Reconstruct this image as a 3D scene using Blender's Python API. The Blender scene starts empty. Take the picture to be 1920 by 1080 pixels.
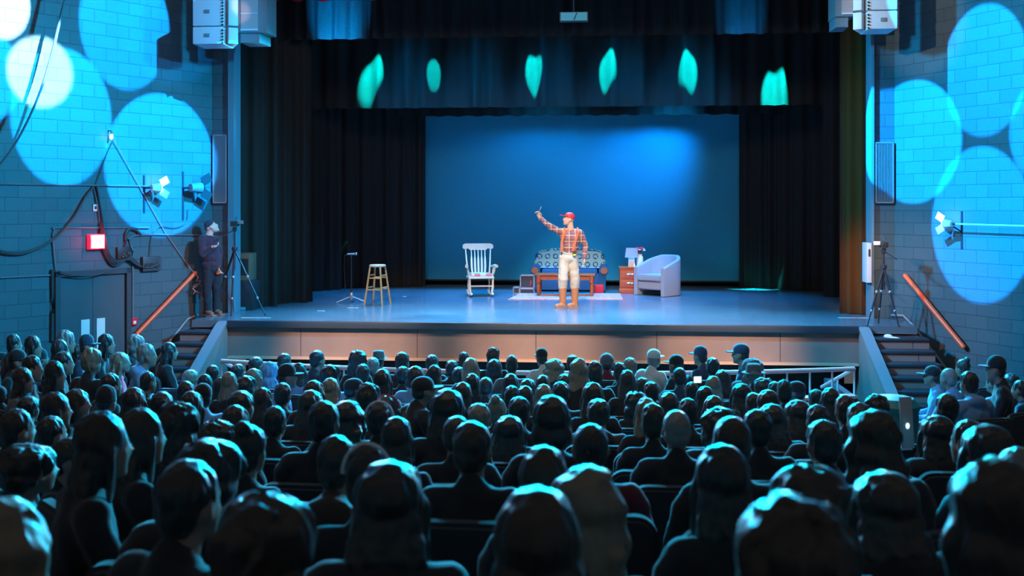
import bpy, bmesh, math, random
from mathutils import Vector, Matrix, noise
random.seed(7)
C = bpy.context.scene.collection
SC = bpy.context.scene
R = math.radians
# ------------------------------------------------------------------ camera, world, lights
F_PX, HOR, CX = 1866.7, 388.0, 960.0
PSI = R(4.5)
CAM = Vector((.88, -15.93, 1.86))
cd = bpy.data.cameras.new('camera'); cam = bpy.data.objects.new('camera', cd); C.objects.link(cam)
cam.location = CAM; cam.rotation_euler = (R(90), 0, PSI)
cd.sensor_width = 36; cd.lens = 35.0; cd.shift_y = -(540 - HOR) / 1920; cd.clip_end = 200; cd.clip_start = .05
cd.dof.use_dof = True; cd.dof.focus_distance = 17.0; cd.dof.aperture_fstop = 2.8
SC.camera = cam
SC.view_settings.view_transform = 'Standard'; SC.view_settings.look = 'None'
SC.view_settings.gamma = 1; SC.view_settings.exposure = 0; SC.view_settings.use_curve_mapping = False
w = bpy.data.worlds.new('world'); SC.world = w; w.use_nodes = True
w.node_tree.nodes['Background'].inputs[0].default_value = (.9, .95, 1, 1)
w.node_tree.nodes['Background'].inputs[1].default_value = .085

FW = Vector((-math.sin(PSI), math.cos(PSI), 0)); RT = Vector((math.cos(PSI), math.sin(PSI), 0))
def ray(x, y): return (FW + RT * ((x - CX) / F_PX) + Vector((0, 0, (HOR - y) / F_PX)))
def at_y(x, y, Y):
    d = ray(x, y); return CAM + d * ((Y - CAM.y) / d.y)
def at_z(x, y, z=0.0):
    d = ray(x, y); return CAM + d * ((z - CAM.z) / d.z)
def at_d(x, y, D): return CAM + ray(x, y) * D
def floor_pt0(x, y): return at_z(x, y)
# side walls: corner point and direction (towards the audience)
YP = 1.15
LC = at_y(398, 388, YP); LC.z = 0
RC = at_y(1677, 388, YP); RC.z = 0
LD = Vector((-.66, -1, 0)).normalized(); RD = Vector((.59, -1, 0)).normalized()
LN = Vector((-LD.y, LD.x, 0)); LN = LN if LN.x > 0 else -LN      # into the room
RN = Vector((-RD.y, RD.x, 0)); RN = RN if RN.x < 0 else -RN
def on_wall(side, x, y, off=0.0):
    c, n = (LC, LN) if side == 'L' else (RC, RN)
    d = ray(x, y); t = (c + n * off - CAM).dot(n) / d.dot(n)
    return CAM + d * t

def aim(o, target):
    o.rotation_euler = (target - o.location).to_track_quat('-Z', 'Y').to_euler()
def spot(name, loc, target, angle, power, color, blend=.15, radius=.05):
    l = bpy.data.lights.new(name, 'SPOT'); l.energy = power; l.color = color; l.spot_size = angle
    l.spot_blend = blend; l.shadow_soft_size = radius
    o = bpy.data.objects.new(name, l); C.objects.link(o); o.location = loc; aim(o, Vector(target)); return o
def area(name, loc, target, sx, sy, power, color, spread=180):
    l = bpy.data.lights.new(name, 'AREA'); l.shape = 'RECTANGLE'; l.size = sx; l.size_y = sy
    l.energy = power; l.color = color; l.spread = R(spread)
    o = bpy.data.objects.new(name, l); C.objects.link(o); o.location = loc; aim(o, Vector(target)); return o
BLUE = (0.0, .30, 1.0); CYAN = (0.0, .55, 1.0); TEAL = (0.0, .9, .95); WARM = (1.0, .74, .58)
# round blue beams thrown across the house onto the side walls: side, px, py, half height px, power, blend
def beam(side, x, y, rx, power, color=CYAN, blend=.05, el=41):
    P = on_wall(side, x, y); n = LN if side == 'L' else RN
    D = (P - CAM).dot(FW); d = LD if side == 'L' else RD
    sight = (P - CAM); sight.z = 0; sight.normalize(); r = rx * D / F_PX / abs(sight.cross(d).length) * .97
    L = P + n * 9 + Vector((0, 0, 9 * math.tan(R(el)))); dist = (L - P).length
    return spot('house_spot', L, P, 2 * math.atan(r / dist), power, color, blend, .03)
K = 7.5
beam('L', 303, 302, 101, 8500 * K, (0, .30, 1), el=31)
beam('L', 118, 212, 90, 12000 * K, (0, .35, 1))
beam('L', 236, 40, 82, 11000 * K, (0, .35, 1))
beam('L', -22, 140, 60, 12000 * K, (0, .36, 1))
beam('L', 76, 134, 62, 7000 * K, (.5, .75, 1), .3, 20)
beam('L', 6, 5, 48, 20000 * K, (.7, .88, 1), .1)
beam('R', 1845, 125, 76, 11000 * K, (0, .35, 1))
beam('R', 1838, 412, 90, 10500 * K, (0, .31, 1))
beam('R', 1712, 262, 84, 7500 * K, (0, .30, 1), el=20)
beam('R', 1962, 240, 66, 11000 * K, (0, .33, 1))
# soft blue spill over both side walls, kept above the seats
spot('wall_wash', (5.5, -5.5, 6.5), LC + LD * 3.0 + Vector((0, 0, 1.2)), R(46), 11000, (0, .5, 1), .8, .3)
spot('wall_wash', (-4.5, -5.5, 6.5), RC + RD * 2.4 + Vector((0, 0, 1.4)), R(46), 11000, (0, .5, 1), .8, .3)
# stage blue wash from the fly bars, pointing down at the floor
for x in (-3.3, -1.7, 0, 1.7, 3.3):
    spot('stage_wash', (x * .9, 1.3, 7.2), (x * .95, .9, 0), R(46), 5400, (.0, .40, 1), .7, .3)
    spot('stage_wash', (x * .9, 4.2, 7.2), (x * .9, 4.6, 0), R(46), 3600, (0, .34, 1), .7, .3)
for x in (-2.5, 0, 2.5):
    spot('stage_back_light', (x, 4.6, 5.6), (x * 1.0, 0.3, 0), R(50), 2600, (.35, .75, 1), .8, .5)
# added spots standing in for stage bounce and upper fixtures, rimming the audience
for x in (-3.9, -1.3, 1.3, 3.9):
    spot('rim_light', (x, 3.3, 4.3), (x * 1.1, -8.5, 0.1), R(58), 12000, (0, .55, 1), .4, .15)
spot('rim_light_warm', (4.6, 3.0, 3.8), (2.5, -12, .6), R(60), 1500, (1, .5, .45), .5, .15)
spot('rim_light_warm', (-4.6, 3.0, 3.8), (-2.5, -12, .6), R(60), 1500, (1, .5, .45), .5, .15)
# warm front light from the house bridge
for x in (-2.6, -.9, .9, 2.6):
    spot('front_light', (x, -9, 9), (x + .1, 1.0, .5), R(20), 1500, WARM, .6, .1)
    spot('front_light', (x, -9, 9), (x + .1, 3.0, .5), R(17), 3000, WARM, .6, .1)
for x in (-4, -2, 0, 2, 4):
    spot('pit_rail_fill', (x * .9, 2.2, 6.8), (x, -2.3, -.4), R(17), 1500, (1, .5, .55), .7, .1)  # pink spots added upstage to brighten the pit rail
spot('handrail_fill', (3, -7, 5), on_wall('L', 311, 569), R(14), 3200, (1, .36, .24), 1, .1)  # warm spots added to brighten the orange handrails
spot('handrail_fill', (-3, -7, 5), on_wall('R', 1752, 590), R(15), 3400, (1, .36, .24), 1, .1)
spot('house_spot', (4, -8, 5.5), at_y(405, 20, -.5), R(9), 6000, (0, .34, 1), .3, .03)  # spots added to brighten the hanging speakers, left and right
spot('house_spot', (-3, -9, 6), at_y(1640, 10, -.5), R(8), 3500, (1, .72, .6), .6, .03)
spot('house_spot', (1, -9, 6), at_y(456, 10, -.3), R(2.4), 3000, (1, .72, .6), .6, .03)
spot('house_spot', (3, -9, 6), at_y(1605, 500, 1.6), R(6), 1500, (1, .5, .2), .8, .05)  # warm spot added to bring out the brown curtain
spot('front_light', (3, -9, 9), floor_pt0(1080, 546) + Vector((0, .3, .6)), R(9), 5500, (.25, .75, 1), .8, .1)  # cool spots added to brighten the sofa throw and the armchair
spot('front_light', (3, -9, 9), floor_pt0(1240, 546) + Vector((0, .3, .5)), R(6), 1200, (.8, .8, .9), .9, .1)
area('drape_fill', (0, -9, 8.5), (0, 3, 3.2), 6, 2, 200, (1, .93, .9), 180)  # unseen neutral fill added to lift the black drapes
spot('front_light', (1, -9, 9), (1.0, 2.6, .6), R(19), 4200, WARM, .6, .1)
spot('front_light', (-1, -9, 9), at_z(1067, 578) + Vector((0, 0, .8)), R(8), 3500, (1, .8, .62), .8, .1)
for x in (-3, 0, 3):
    spot('front_light', (x, -9, 6), (x, -.1, -.35), R(15), 9500, (1, .56, .38), 1, .1)
spot('side_light', (2.5, -7, 6), RC + Vector((-.15, 0, .9)), R(13), 3600, (1, .55, .38), 1, .1)
spot('side_light', (-3, -7, 6), LC + Vector((.2, 0, .9)), R(9), 500, (1, .6, .5), 1, .1)
# blue light on the backdrop, hottest towards the upper armchair side
spot('backdrop_light', (3.3, 5.75, 4.5), (2.2, 7.58, 2.95), R(62), 820, (0, .34, 1), 1.0, .3)
spot('backdrop_light', (0.0, 5.75, 4.5), (-0.2, 7.6, 1.6), R(120), 240, (0, .38, 1), 1.0, .3)
# narrow teal spots on the second border and the side legs
Y2 = 5.2
for x, y, a, p in ((813, 135, 5.0, 190), (1001, 132, 6.0, 320), (1140, 130, 6.0, 320), (1290, 135, 6.4, 340), (1452, 178, 9.0, 340)):
    P = at_y(x, y, Y2); spot('curtain_spot', P + Vector((.1, -1.5, 3.0)), P, R(a * 1.15), p * 85, TEAL, .5, .01)
P = at_z(600, 546); P = at_y(688, 190, P.y - .2); spot('curtain_spot', P + Vector((.9, -1.4, 2.6)), P, R(12), 16000, TEAL, .7, .01)
P = at_y(635, 66, 2.8); spot('curtain_spot', P + Vector((0, -.7, -1.6)), P, R(36), 7000, BLUE, 1, .02)
P = at_y(1390, 62, 2.8); spot('curtain_spot', P + Vector((0, -.7, -1.6)), P, R(30), 2200, BLUE, 1, .02)

# ------------------------------------------------------------------ materials
M = {}
def mat(name, col, rough=.6, metal=0, sheen=0, spec=.5, emit=None, es=0, bump=None, var=None, coat=0):
    if name in M: return M[name]
    m = bpy.data.materials.new(name); m.use_nodes = True; nt = m.node_tree; b = nt.nodes['Principled BSDF']
    b.inputs['Base Color'].default_value = (*col, 1); b.inputs['Roughness'].default_value = rough
    b.inputs['Metallic'].default_value = metal; b.inputs['Specular IOR Level'].default_value = spec
    b.inputs['Sheen Weight'].default_value = sheen; b.inputs['Coat Weight'].default_value = coat
    if emit: b.inputs['Emission Color'].default_value = (*emit, 1); b.inputs['Emission Strength'].default_value = es
    tc = nt.nodes.new('ShaderNodeTexCoord')
    if var:
        n = nt.nodes.new('ShaderNodeTexNoise'); n.inputs['Scale'].default_value = var[0]; n.inputs['Detail'].default_value = 6
        mx = nt.nodes.new('ShaderNodeMix'); mx.data_type = 'RGBA'
        mx.inputs[6].default_value = (*[c * (1 - var[1]) for c in col], 1); mx.inputs[7].default_value = (*[min(1, c * (1 + var[1])) for c in col], 1)
        nt.links.new(tc.outputs['Object'], n.inputs[0]); nt.links.new(n.outputs[0], mx.inputs[0]); nt.links.new(mx.outputs[2], b.inputs['Base Color'])
    if bump:
        sc, st, stretch = bump
        mp = nt.nodes.new('ShaderNodeMapping'); mp.inputs['Scale'].default_value = stretch
        n = nt.nodes.new('ShaderNodeTexNoise'); n.inputs['Scale'].default_value = sc; n.inputs['Detail'].default_value = 4
        bp = nt.nodes.new('ShaderNodeBump'); bp.inputs['Strength'].default_value = st; bp.inputs['Distance'].default_value = .01
        nt.links.new(tc.outputs['Object'], mp.inputs[0]); nt.links.new(mp.outputs[0], n.inputs[0])
        nt.links.new(n.outputs[0], bp.inputs['Height']); nt.links.new(bp.outputs[0], b.inputs['Normal'])
    M[name] = m; return m
mat('black_cloth', (.07, .064, .06), .95, sheen=.0, spec=.02)
mat('brown_velvet', (.2, .06, .012), .9, sheen=.3, spec=.1)
mat('red_velvet', (.25, .01, .04), .9, sheen=.3, spec=.1)
mat('backdrop_cloth', (.05, .36, .5), .95, spec=.1, var=(60, .12))
mat('black_paint', (.03, .03, .035), .5, var=(6, .3))
mat('dark_metal', (.05, .06, .07), .4, .6)
mat('black_plastic', (.03, .03, .03), .4)
mat('chrome', (.8, .82, .85), .2, 1)
mat('steel', (.45, .5, .55), .4, .7)
mat('white_paint', (.8, .78, .74), .4)
mat('cream_paint', (.75, .66, .5), .4, var=(5, .08))
mat('pink_paint', (.75, .42, .42), .4)
mat('rail_paint', (.55, .6, .64), .4)
mat('orange_wood', (.8, .13, .04), .35, var=(5, .1))
mat('stool_wood', (.62, .36, .15), .4, bump=(20, .2, (1, 1, .1)), var=(8, .15))
mat('stool_seat', (.68, .5, .36), .4)
mat('cherry_wood', (.38, .09, .03), .35, bump=(20, .2, (.2, 1, 1)), var=(10, .25))
mat('dresser_wood', (.45, .085, .03), .35, var=(10, .25))
mat('navy_cloth', (.015, .07, .16), .9, var=(60, .4))
mat('grey_upholstery', (.30, .33, .37), .9, var=(90, .18), bump=(300, .3, (1, 1, 1)))
mat('lamp_shade', (.62, .62, .65), .8)
mat('ceramic', (.8, .8, .8), .3)
mat('petal_red', (.8, .02, .08), .6); mat('petal_white', (.8, .8, .78), .6); mat('petal_pink', (.8, .25, .2), .6); mat('leaf_green', (.05, .2, .05), .6)
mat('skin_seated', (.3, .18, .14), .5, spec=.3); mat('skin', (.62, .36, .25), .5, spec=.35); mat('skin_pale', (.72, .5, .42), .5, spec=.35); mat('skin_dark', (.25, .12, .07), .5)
mat('cap_red', (.65, .02, .03), .6); mat('suspender', (.75, .12, .03), .6)
mat('jeans_beige', (.5, .44, .34), .9, var=(25, .15), bump=(40, .4, (1, 1, .5)))
mat('boot_brown', (.42, .17, .07), .45, var=(12, .15)); mat('sole', (.3, .2, .14), .7)
mat('yellow', (.8, .5, .05), .5)
mat('sweater_navy', (.035, .025, .05), .9, sheen=.2); mat('jeans_dark', (.014, .02, .03), .9); mat('shoe_brown', (.2, .12, .08), .7)
mat('seat_cloth', (.04, .042, .048), .9, sheen=.2, spec=.2); mat('seat_shell', (.03, .034, .04), .35)
mat('cable', (.05, .055, .06), .45); mat('conduit', (.12, .15, .17), .5)
mat('door_paint', (.07, .085, .1), .5, var=(3, .1)); mat('frame_paint', (.05, .06, .07), .4)
mat('speaker_white', (.5, .52, .54), .5); mat('speaker_grille', (.36, .27, .25), .7); mat('speaker_grey', (.16, .17, .18), .5)
mat('alarm_red', (.7, .01, .02), .4)
mat('case_trim', (.5, .55, .6), .3, .8); mat('laptop', (.45, .45, .48), .4, .5)
mat('turquoise', (.03, .25, .27), .5); mat('rope', (.45, .2, .18), .8); mat('amp_brown', (.2, .1, .06), .7)
mat('exit_light', (1, .8, .8), .5, emit=(1, .72, .74), es=3.0); mat('exit_body', (.9, .03, .06), .4, emit=(1, .01, .05), es=2)
mat('exit_letter', (1, .3, .3), .5, emit=(1, .12, .16), es=.9)
mat('lamp_glow', (1, 1, 1), .5, emit=(.75, .92, 1), es=6.0)
mat('screen_glow', (1, 1, 1), .5, emit=(.7, .9, 1), es=2.0)
mat('lcd_dim', (.03, .08, .1), .5, emit=(.05, .4, .6), es=.5)
# hair
for n, c in (('hair_k', (.016, .015, .016)), ('hair_n', (.03, .022, .018)), ('hair_y', (.2, .16, .11)), ('hair_g', (.2, .2, .2))):
    mat(n, c, .38, sheen=.12, spec=.6, bump=(60, .8, (1, 1, .12)))
for n, c in (('top_k', (.025, .026, .03)), ('top_navy', (.03, .05, .09)), ('top_grey', (.1, .11, .12)), ('top_brown', (.08, .04, .03)),
             ('top_red', (.9, .01, .06)), ('top_blue', (.14, .3, .5)), ('top_white', (.55, .52, .48)), ('top_maroon', (.12, .02, .03))):
    mat(n, c, .9, sheen=.25, spec=.2, bump=(15, .5, (1, 1, 1)))
mat('trousers', (.02, .024, .035), .9)
mat('band_red', (.6, .04, .06), .5); mat('band_white', (.7, .8, .85), .4)

def nodes_mat(name, build):
    m = bpy.data.materials.new(name); m.use_nodes = True; build(m.node_tree, m.node_tree.nodes['Principled BSDF']); M[name] = m
def block_build(nt, b):
    tc = nt.nodes.new('ShaderNodeTexCoord'); sx = nt.nodes.new('ShaderNodeSeparateXYZ'); cb = nt.nodes.new('ShaderNodeCombineXYZ')
    nt.links.new(tc.outputs['Object'], sx.inputs[0]); nt.links.new(sx.outputs[0], cb.inputs[0]); nt.links.new(sx.outputs[2], cb.inputs[1])
    br = nt.nodes.new('ShaderNodeTexBrick'); br.offset = .5; br.inputs['Scale'].default_value = 1
    br.inputs['Color1'].default_value = (.062, .12, .145, 1); br.inputs['Color2'].default_value = (.078, .14, .165, 1)
    br.inputs['Mortar'].default_value = (.045, .08, .1, 1); br.inputs['Mortar Size'].default_value = .006
    br.inputs['Mortar Smooth'].default_value = .3
    br.inputs['Brick Width'].default_value = .4; br.inputs['Row Height'].default_value = .2
    nt.links.new(cb.outputs[0], br.inputs['Vector'])
    n = nt.nodes.new('ShaderNodeTexNoise'); n.inputs['Scale'].default_value = 45; n.inputs['Detail'].default_value = 8
    nt.links.new(tc.outputs['Object'], n.inputs[0])
    mx = nt.nodes.new('ShaderNodeMix'); mx.data_type = 'RGBA'; mx.blend_type = 'MULTIPLY'; mx.inputs[0].default_value = .35
    nt.links.new(br.outputs['Color'], mx.inputs[6]); nt.links.new(n.outputs[1], mx.inputs[7]); nt.links.new(mx.outputs[2], b.inputs['Base Color'])
    inv = nt.nodes.new('ShaderNodeMath'); inv.operation = 'MULTIPLY_ADD'; inv.inputs[1].default_value = -1; inv.inputs[2].default_value = 1
    nt.links.new(br.outputs['Fac'], inv.inputs[0])
    ad = nt.nodes.new('ShaderNodeMath'); ad.operation = 'MULTIPLY_ADD'; ad.inputs[1].default_value = .25
    nt.links.new(n.outputs[0], ad.inputs[0]); nt.links.new(inv.outputs[0], ad.inputs[2])
    bp = nt.nodes.new('ShaderNodeBump'); bp.inputs['Strength'].default_value = .6; bp.inputs['Distance'].default_value = .012
    nt.links.new(ad.outputs[0], bp.inputs['Height']); nt.links.new(bp.outputs[0], b.inputs['Normal'])
    b.inputs['Roughness'].default_value = .5
nodes_mat('block_wall', block_build)
def floor_build(nt, b):
    tc = nt.nodes.new('ShaderNodeTexCoord'); n = nt.nodes.new('ShaderNodeTexNoise'); n.inputs['Scale'].default_value = 1.3; n.inputs['Detail'].default_value = 8
    nt.links.new(tc.outputs['Object'], n.inputs[0])
    r = nt.nodes.new('ShaderNodeMapRange'); r.inputs[3].default_value = .15; r.inputs[4].default_value = .30; nt.links.new(n.outputs[0], r.inputs[0])
    nt.links.new(r.outputs[0], b.inputs['Roughness'])
    mx = nt.nodes.new('ShaderNodeMix'); mx.data_type = 'RGBA'; mx.inputs[6].default_value = (.075, .115, .145, 1); mx.inputs[7].default_value = (.14, .20, .24, 1)
    nt.links.new(n.outputs[0], mx.inputs[0]); nt.links.new(mx.outputs[2], b.inputs['Base Color'])
    b.inputs['Specular IOR Level'].default_value = .6
nodes_mat('stage_paint', floor_build)
def face_build(nt, b):
    tc = nt.nodes.new('ShaderNodeTexCoord'); n = nt.nodes.new('ShaderNodeTexNoise'); n.inputs['Scale'].default_value = 2.5; n.inputs['Detail'].default_value = 10
    nt.links.new(tc.outputs['Object'], n.inputs[0])
    mx = nt.nodes.new('ShaderNodeMix'); mx.data_type = 'RGBA'; mx.inputs[6].default_value = (.17, .14, .13, 1); mx.inputs[7].default_value = (.26, .215, .2, 1)
    nt.links.new(n.outputs[0], mx.inputs[0])
    sx = nt.nodes.new('ShaderNodeSeparateXYZ'); nt.links.new(tc.outputs['Object'], sx.inputs[0])
    f = nt.nodes.new('ShaderNodeMath'); f.operation = 'FRACT'; g = nt.nodes.new('ShaderNodeMath'); g.operation = 'MULTIPLY'; g.inputs[1].default_value = 1 / 1.93
    nt.links.new(sx.outputs[0], g.inputs[0]); nt.links.new(g.outputs[0], f.inputs[0])
    l = nt.nodes.new('ShaderNodeMath'); l.operation = 'LESS_THAN'; l.inputs[1].default_value = .007; nt.links.new(f.outputs[0], l.inputs[0])
    m2 = nt.nodes.new('ShaderNodeMix'); m2.data_type = 'RGBA'; m2.inputs[7].default_value = (.06, .05, .05, 1)
    nt.links.new(l.outputs[0], m2.inputs[0]); nt.links.new(mx.outputs[2], m2.inputs[6]); nt.links.new(m2.outputs[2], b.inputs['Base Color'])
    b.inputs['Roughness'].default_value = .75
nodes_mat('stage_face_paint', face_build)
def stripes(nt, src, axis, freq, lo):
    f = nt.nodes.new('ShaderNodeMath'); f.operation = 'MULTIPLY'; f.inputs[1].default_value = freq; nt.links.new(src.outputs[axis], f.inputs[0])
    g = nt.nodes.new('ShaderNodeMath'); g.operation = 'FRACT'; nt.links.new(f.outputs[0], g.inputs[0])
    l = nt.nodes.new('ShaderNodeMath'); l.operation = 'LESS_THAN'; l.inputs[1].default_value = lo; nt.links.new(g.outputs[0], l.inputs[0]); return l
def plaid_build(nt, b):
    tc = nt.nodes.new('ShaderNodeTexCoord'); sx = nt.nodes.new('ShaderNodeSeparateXYZ'); nt.links.new(tc.outputs['Object'], sx.inputs[0])
    col = (.30, .11, .09, 1); prev = None
    for ax, fr, lo, c, fac in ((0, 9, .45, (.10, .07, .12, 1), .6), (2, 9, .45, (.10, .07, .12, 1), .6), (0, 9, .13, (.62, .38, .22, 1), .85), (2, 9, .13, (.62, .38, .22, 1), .85)):
        l = stripes(nt, sx, ax, fr, lo); k = nt.nodes.new('ShaderNodeMath'); k.operation = 'MULTIPLY'; k.inputs[1].default_value = fac
        nt.links.new(l.outputs[0], k.inputs[0]); mx = nt.nodes.new('ShaderNodeMix'); mx.data_type = 'RGBA'
        mx.inputs[7].default_value = c; nt.links.new(k.outputs[0], mx.inputs[0])
        if prev: nt.links.new(prev.outputs[2], mx.inputs[6])
        else: mx.inputs[6].default_value = col
        prev = mx
    nt.links.new(prev.outputs[2], b.inputs['Base Color']); b.inputs['Roughness'].default_value = .9
nodes_mat('plaid', plaid_build)
def throw_build(nt, b):   # crocheted squares, a dark ring in each
    tc = nt.nodes.new('ShaderNodeTexCoord'); sx = nt.nodes.new('ShaderNodeSeparateXYZ'); nt.links.new(tc.outputs['Object'], sx.inputs[0])
    def cell(ax):
        f = nt.nodes.new('ShaderNodeMath'); f.operation = 'MULTIPLY_ADD'; f.inputs[1].default_value = 5.6; f.inputs[2].default_value = .3; nt.links.new(sx.outputs[ax], f.inputs[0])
        g = nt.nodes.new('ShaderNodeMath'); g.operation = 'FRACT'; nt.links.new(f.outputs[0], g.inputs[0])
        h = nt.nodes.new('ShaderNodeMath'); h.operation = 'SUBTRACT'; h.inputs[1].default_value = .5; nt.links.new(g.outputs[0], h.inputs[0]); return h
    a, c = cell(0), cell(2); cb = nt.nodes.new('ShaderNodeCombineXYZ'); nt.links.new(a.outputs[0], cb.inputs[0]); nt.links.new(c.outputs[0], cb.inputs[1])
    ln = nt.nodes.new('ShaderNodeVectorMath'); ln.operation = 'LENGTH'; nt.links.new(cb.outputs[0], ln.inputs[0])
    s = nt.nodes.new('ShaderNodeMath'); s.operation = 'SUBTRACT'; s.inputs[1].default_value = .27; nt.links.new(ln.outputs['Value'], s.inputs[0])
    ab = nt.nodes.new('ShaderNodeMath'); ab.operation = 'ABSOLUTE'; nt.links.new(s.outputs[0], ab.inputs[0])
    lt = nt.nodes.new('ShaderNodeMath'); lt.operation = 'LESS_THAN'; lt.inputs[1].default_value = .075; nt.links.new(ab.outputs[0], lt.inputs[0])
    n = nt.nodes.new('ShaderNodeTexNoise'); n.inputs['Scale'].default_value = 40; nt.links.new(tc.outputs['Object'], n.inputs[0])
    g2 = nt.nodes.new('ShaderNodeMath'); g2.operation = 'GREATER_THAN'; g2.inputs[1].default_value = .45; nt.links.new(n.outputs[0], g2.inputs[0])
    mu = nt.nodes.new('ShaderNodeMath'); mu.operation = 'MULTIPLY'; nt.links.new(lt.outputs[0], mu.inputs[0]); nt.links.new(g2.outputs[0], mu.inputs[1])
    mx = nt.nodes.new('ShaderNodeMix'); mx.data_type = 'RGBA'; mx.inputs[6].default_value = (.72, .9, .9, 1); mx.inputs[7].default_value = (.02, .12, .2, 1)
    nt.links.new(mu.outputs[0], mx.inputs[0]); nt.links.new(mx.outputs[2], b.inputs['Base Color']); b.inputs['Roughness'].default_value = .95
nodes_mat('crochet', throw_build)
def rug_build(nt, b):
    tc = nt.nodes.new('ShaderNodeTexCoord'); v = nt.nodes.new('ShaderNodeTexVoronoi'); v.inputs['Scale'].default_value = 9; nt.links.new(tc.outputs['Object'], v.inputs[0])
    cr = nt.nodes.new('ShaderNodeValToRGB'); e = cr.color_ramp.elements; e[0].color = (.5, .07, .06, 1); e[1].color = (.62, .30, .26, 1); e[0].position = .15; e[1].position = .35
    nt.links.new(v.outputs[0], cr.inputs[0]); nt.links.new(cr.outputs[0], b.inputs['Base Color']); b.inputs['Roughness'].default_value = .95
nodes_mat('rug_pattern', rug_build)
def cushion_build(nt, b):
    tc = nt.nodes.new('ShaderNodeTexCoord'); v = nt.nodes.new('ShaderNodeTexVoronoi'); v.inputs['Scale'].default_value = 8; v.distance = 'CHEBYCHEV'; nt.links.new(tc.outputs['Object'], v.inputs[0])
    cr = nt.nodes.new('ShaderNodeValToRGB'); e = cr.color_ramp.elements; cr.color_ramp.interpolation = 'CONSTANT'
    e[0].color = (.7, .25, .2, 1); e[1].color = (.75, .7, .68, 1); e[1].position = .5
    nt.links.new(v.outputs[1], cr.inputs[0]); nt.links.new(cr.outputs[0], b.inputs['Base Color']); b.inputs['Roughness'].default_value = .95
nodes_mat('patchwork', cushion_build)

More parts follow.
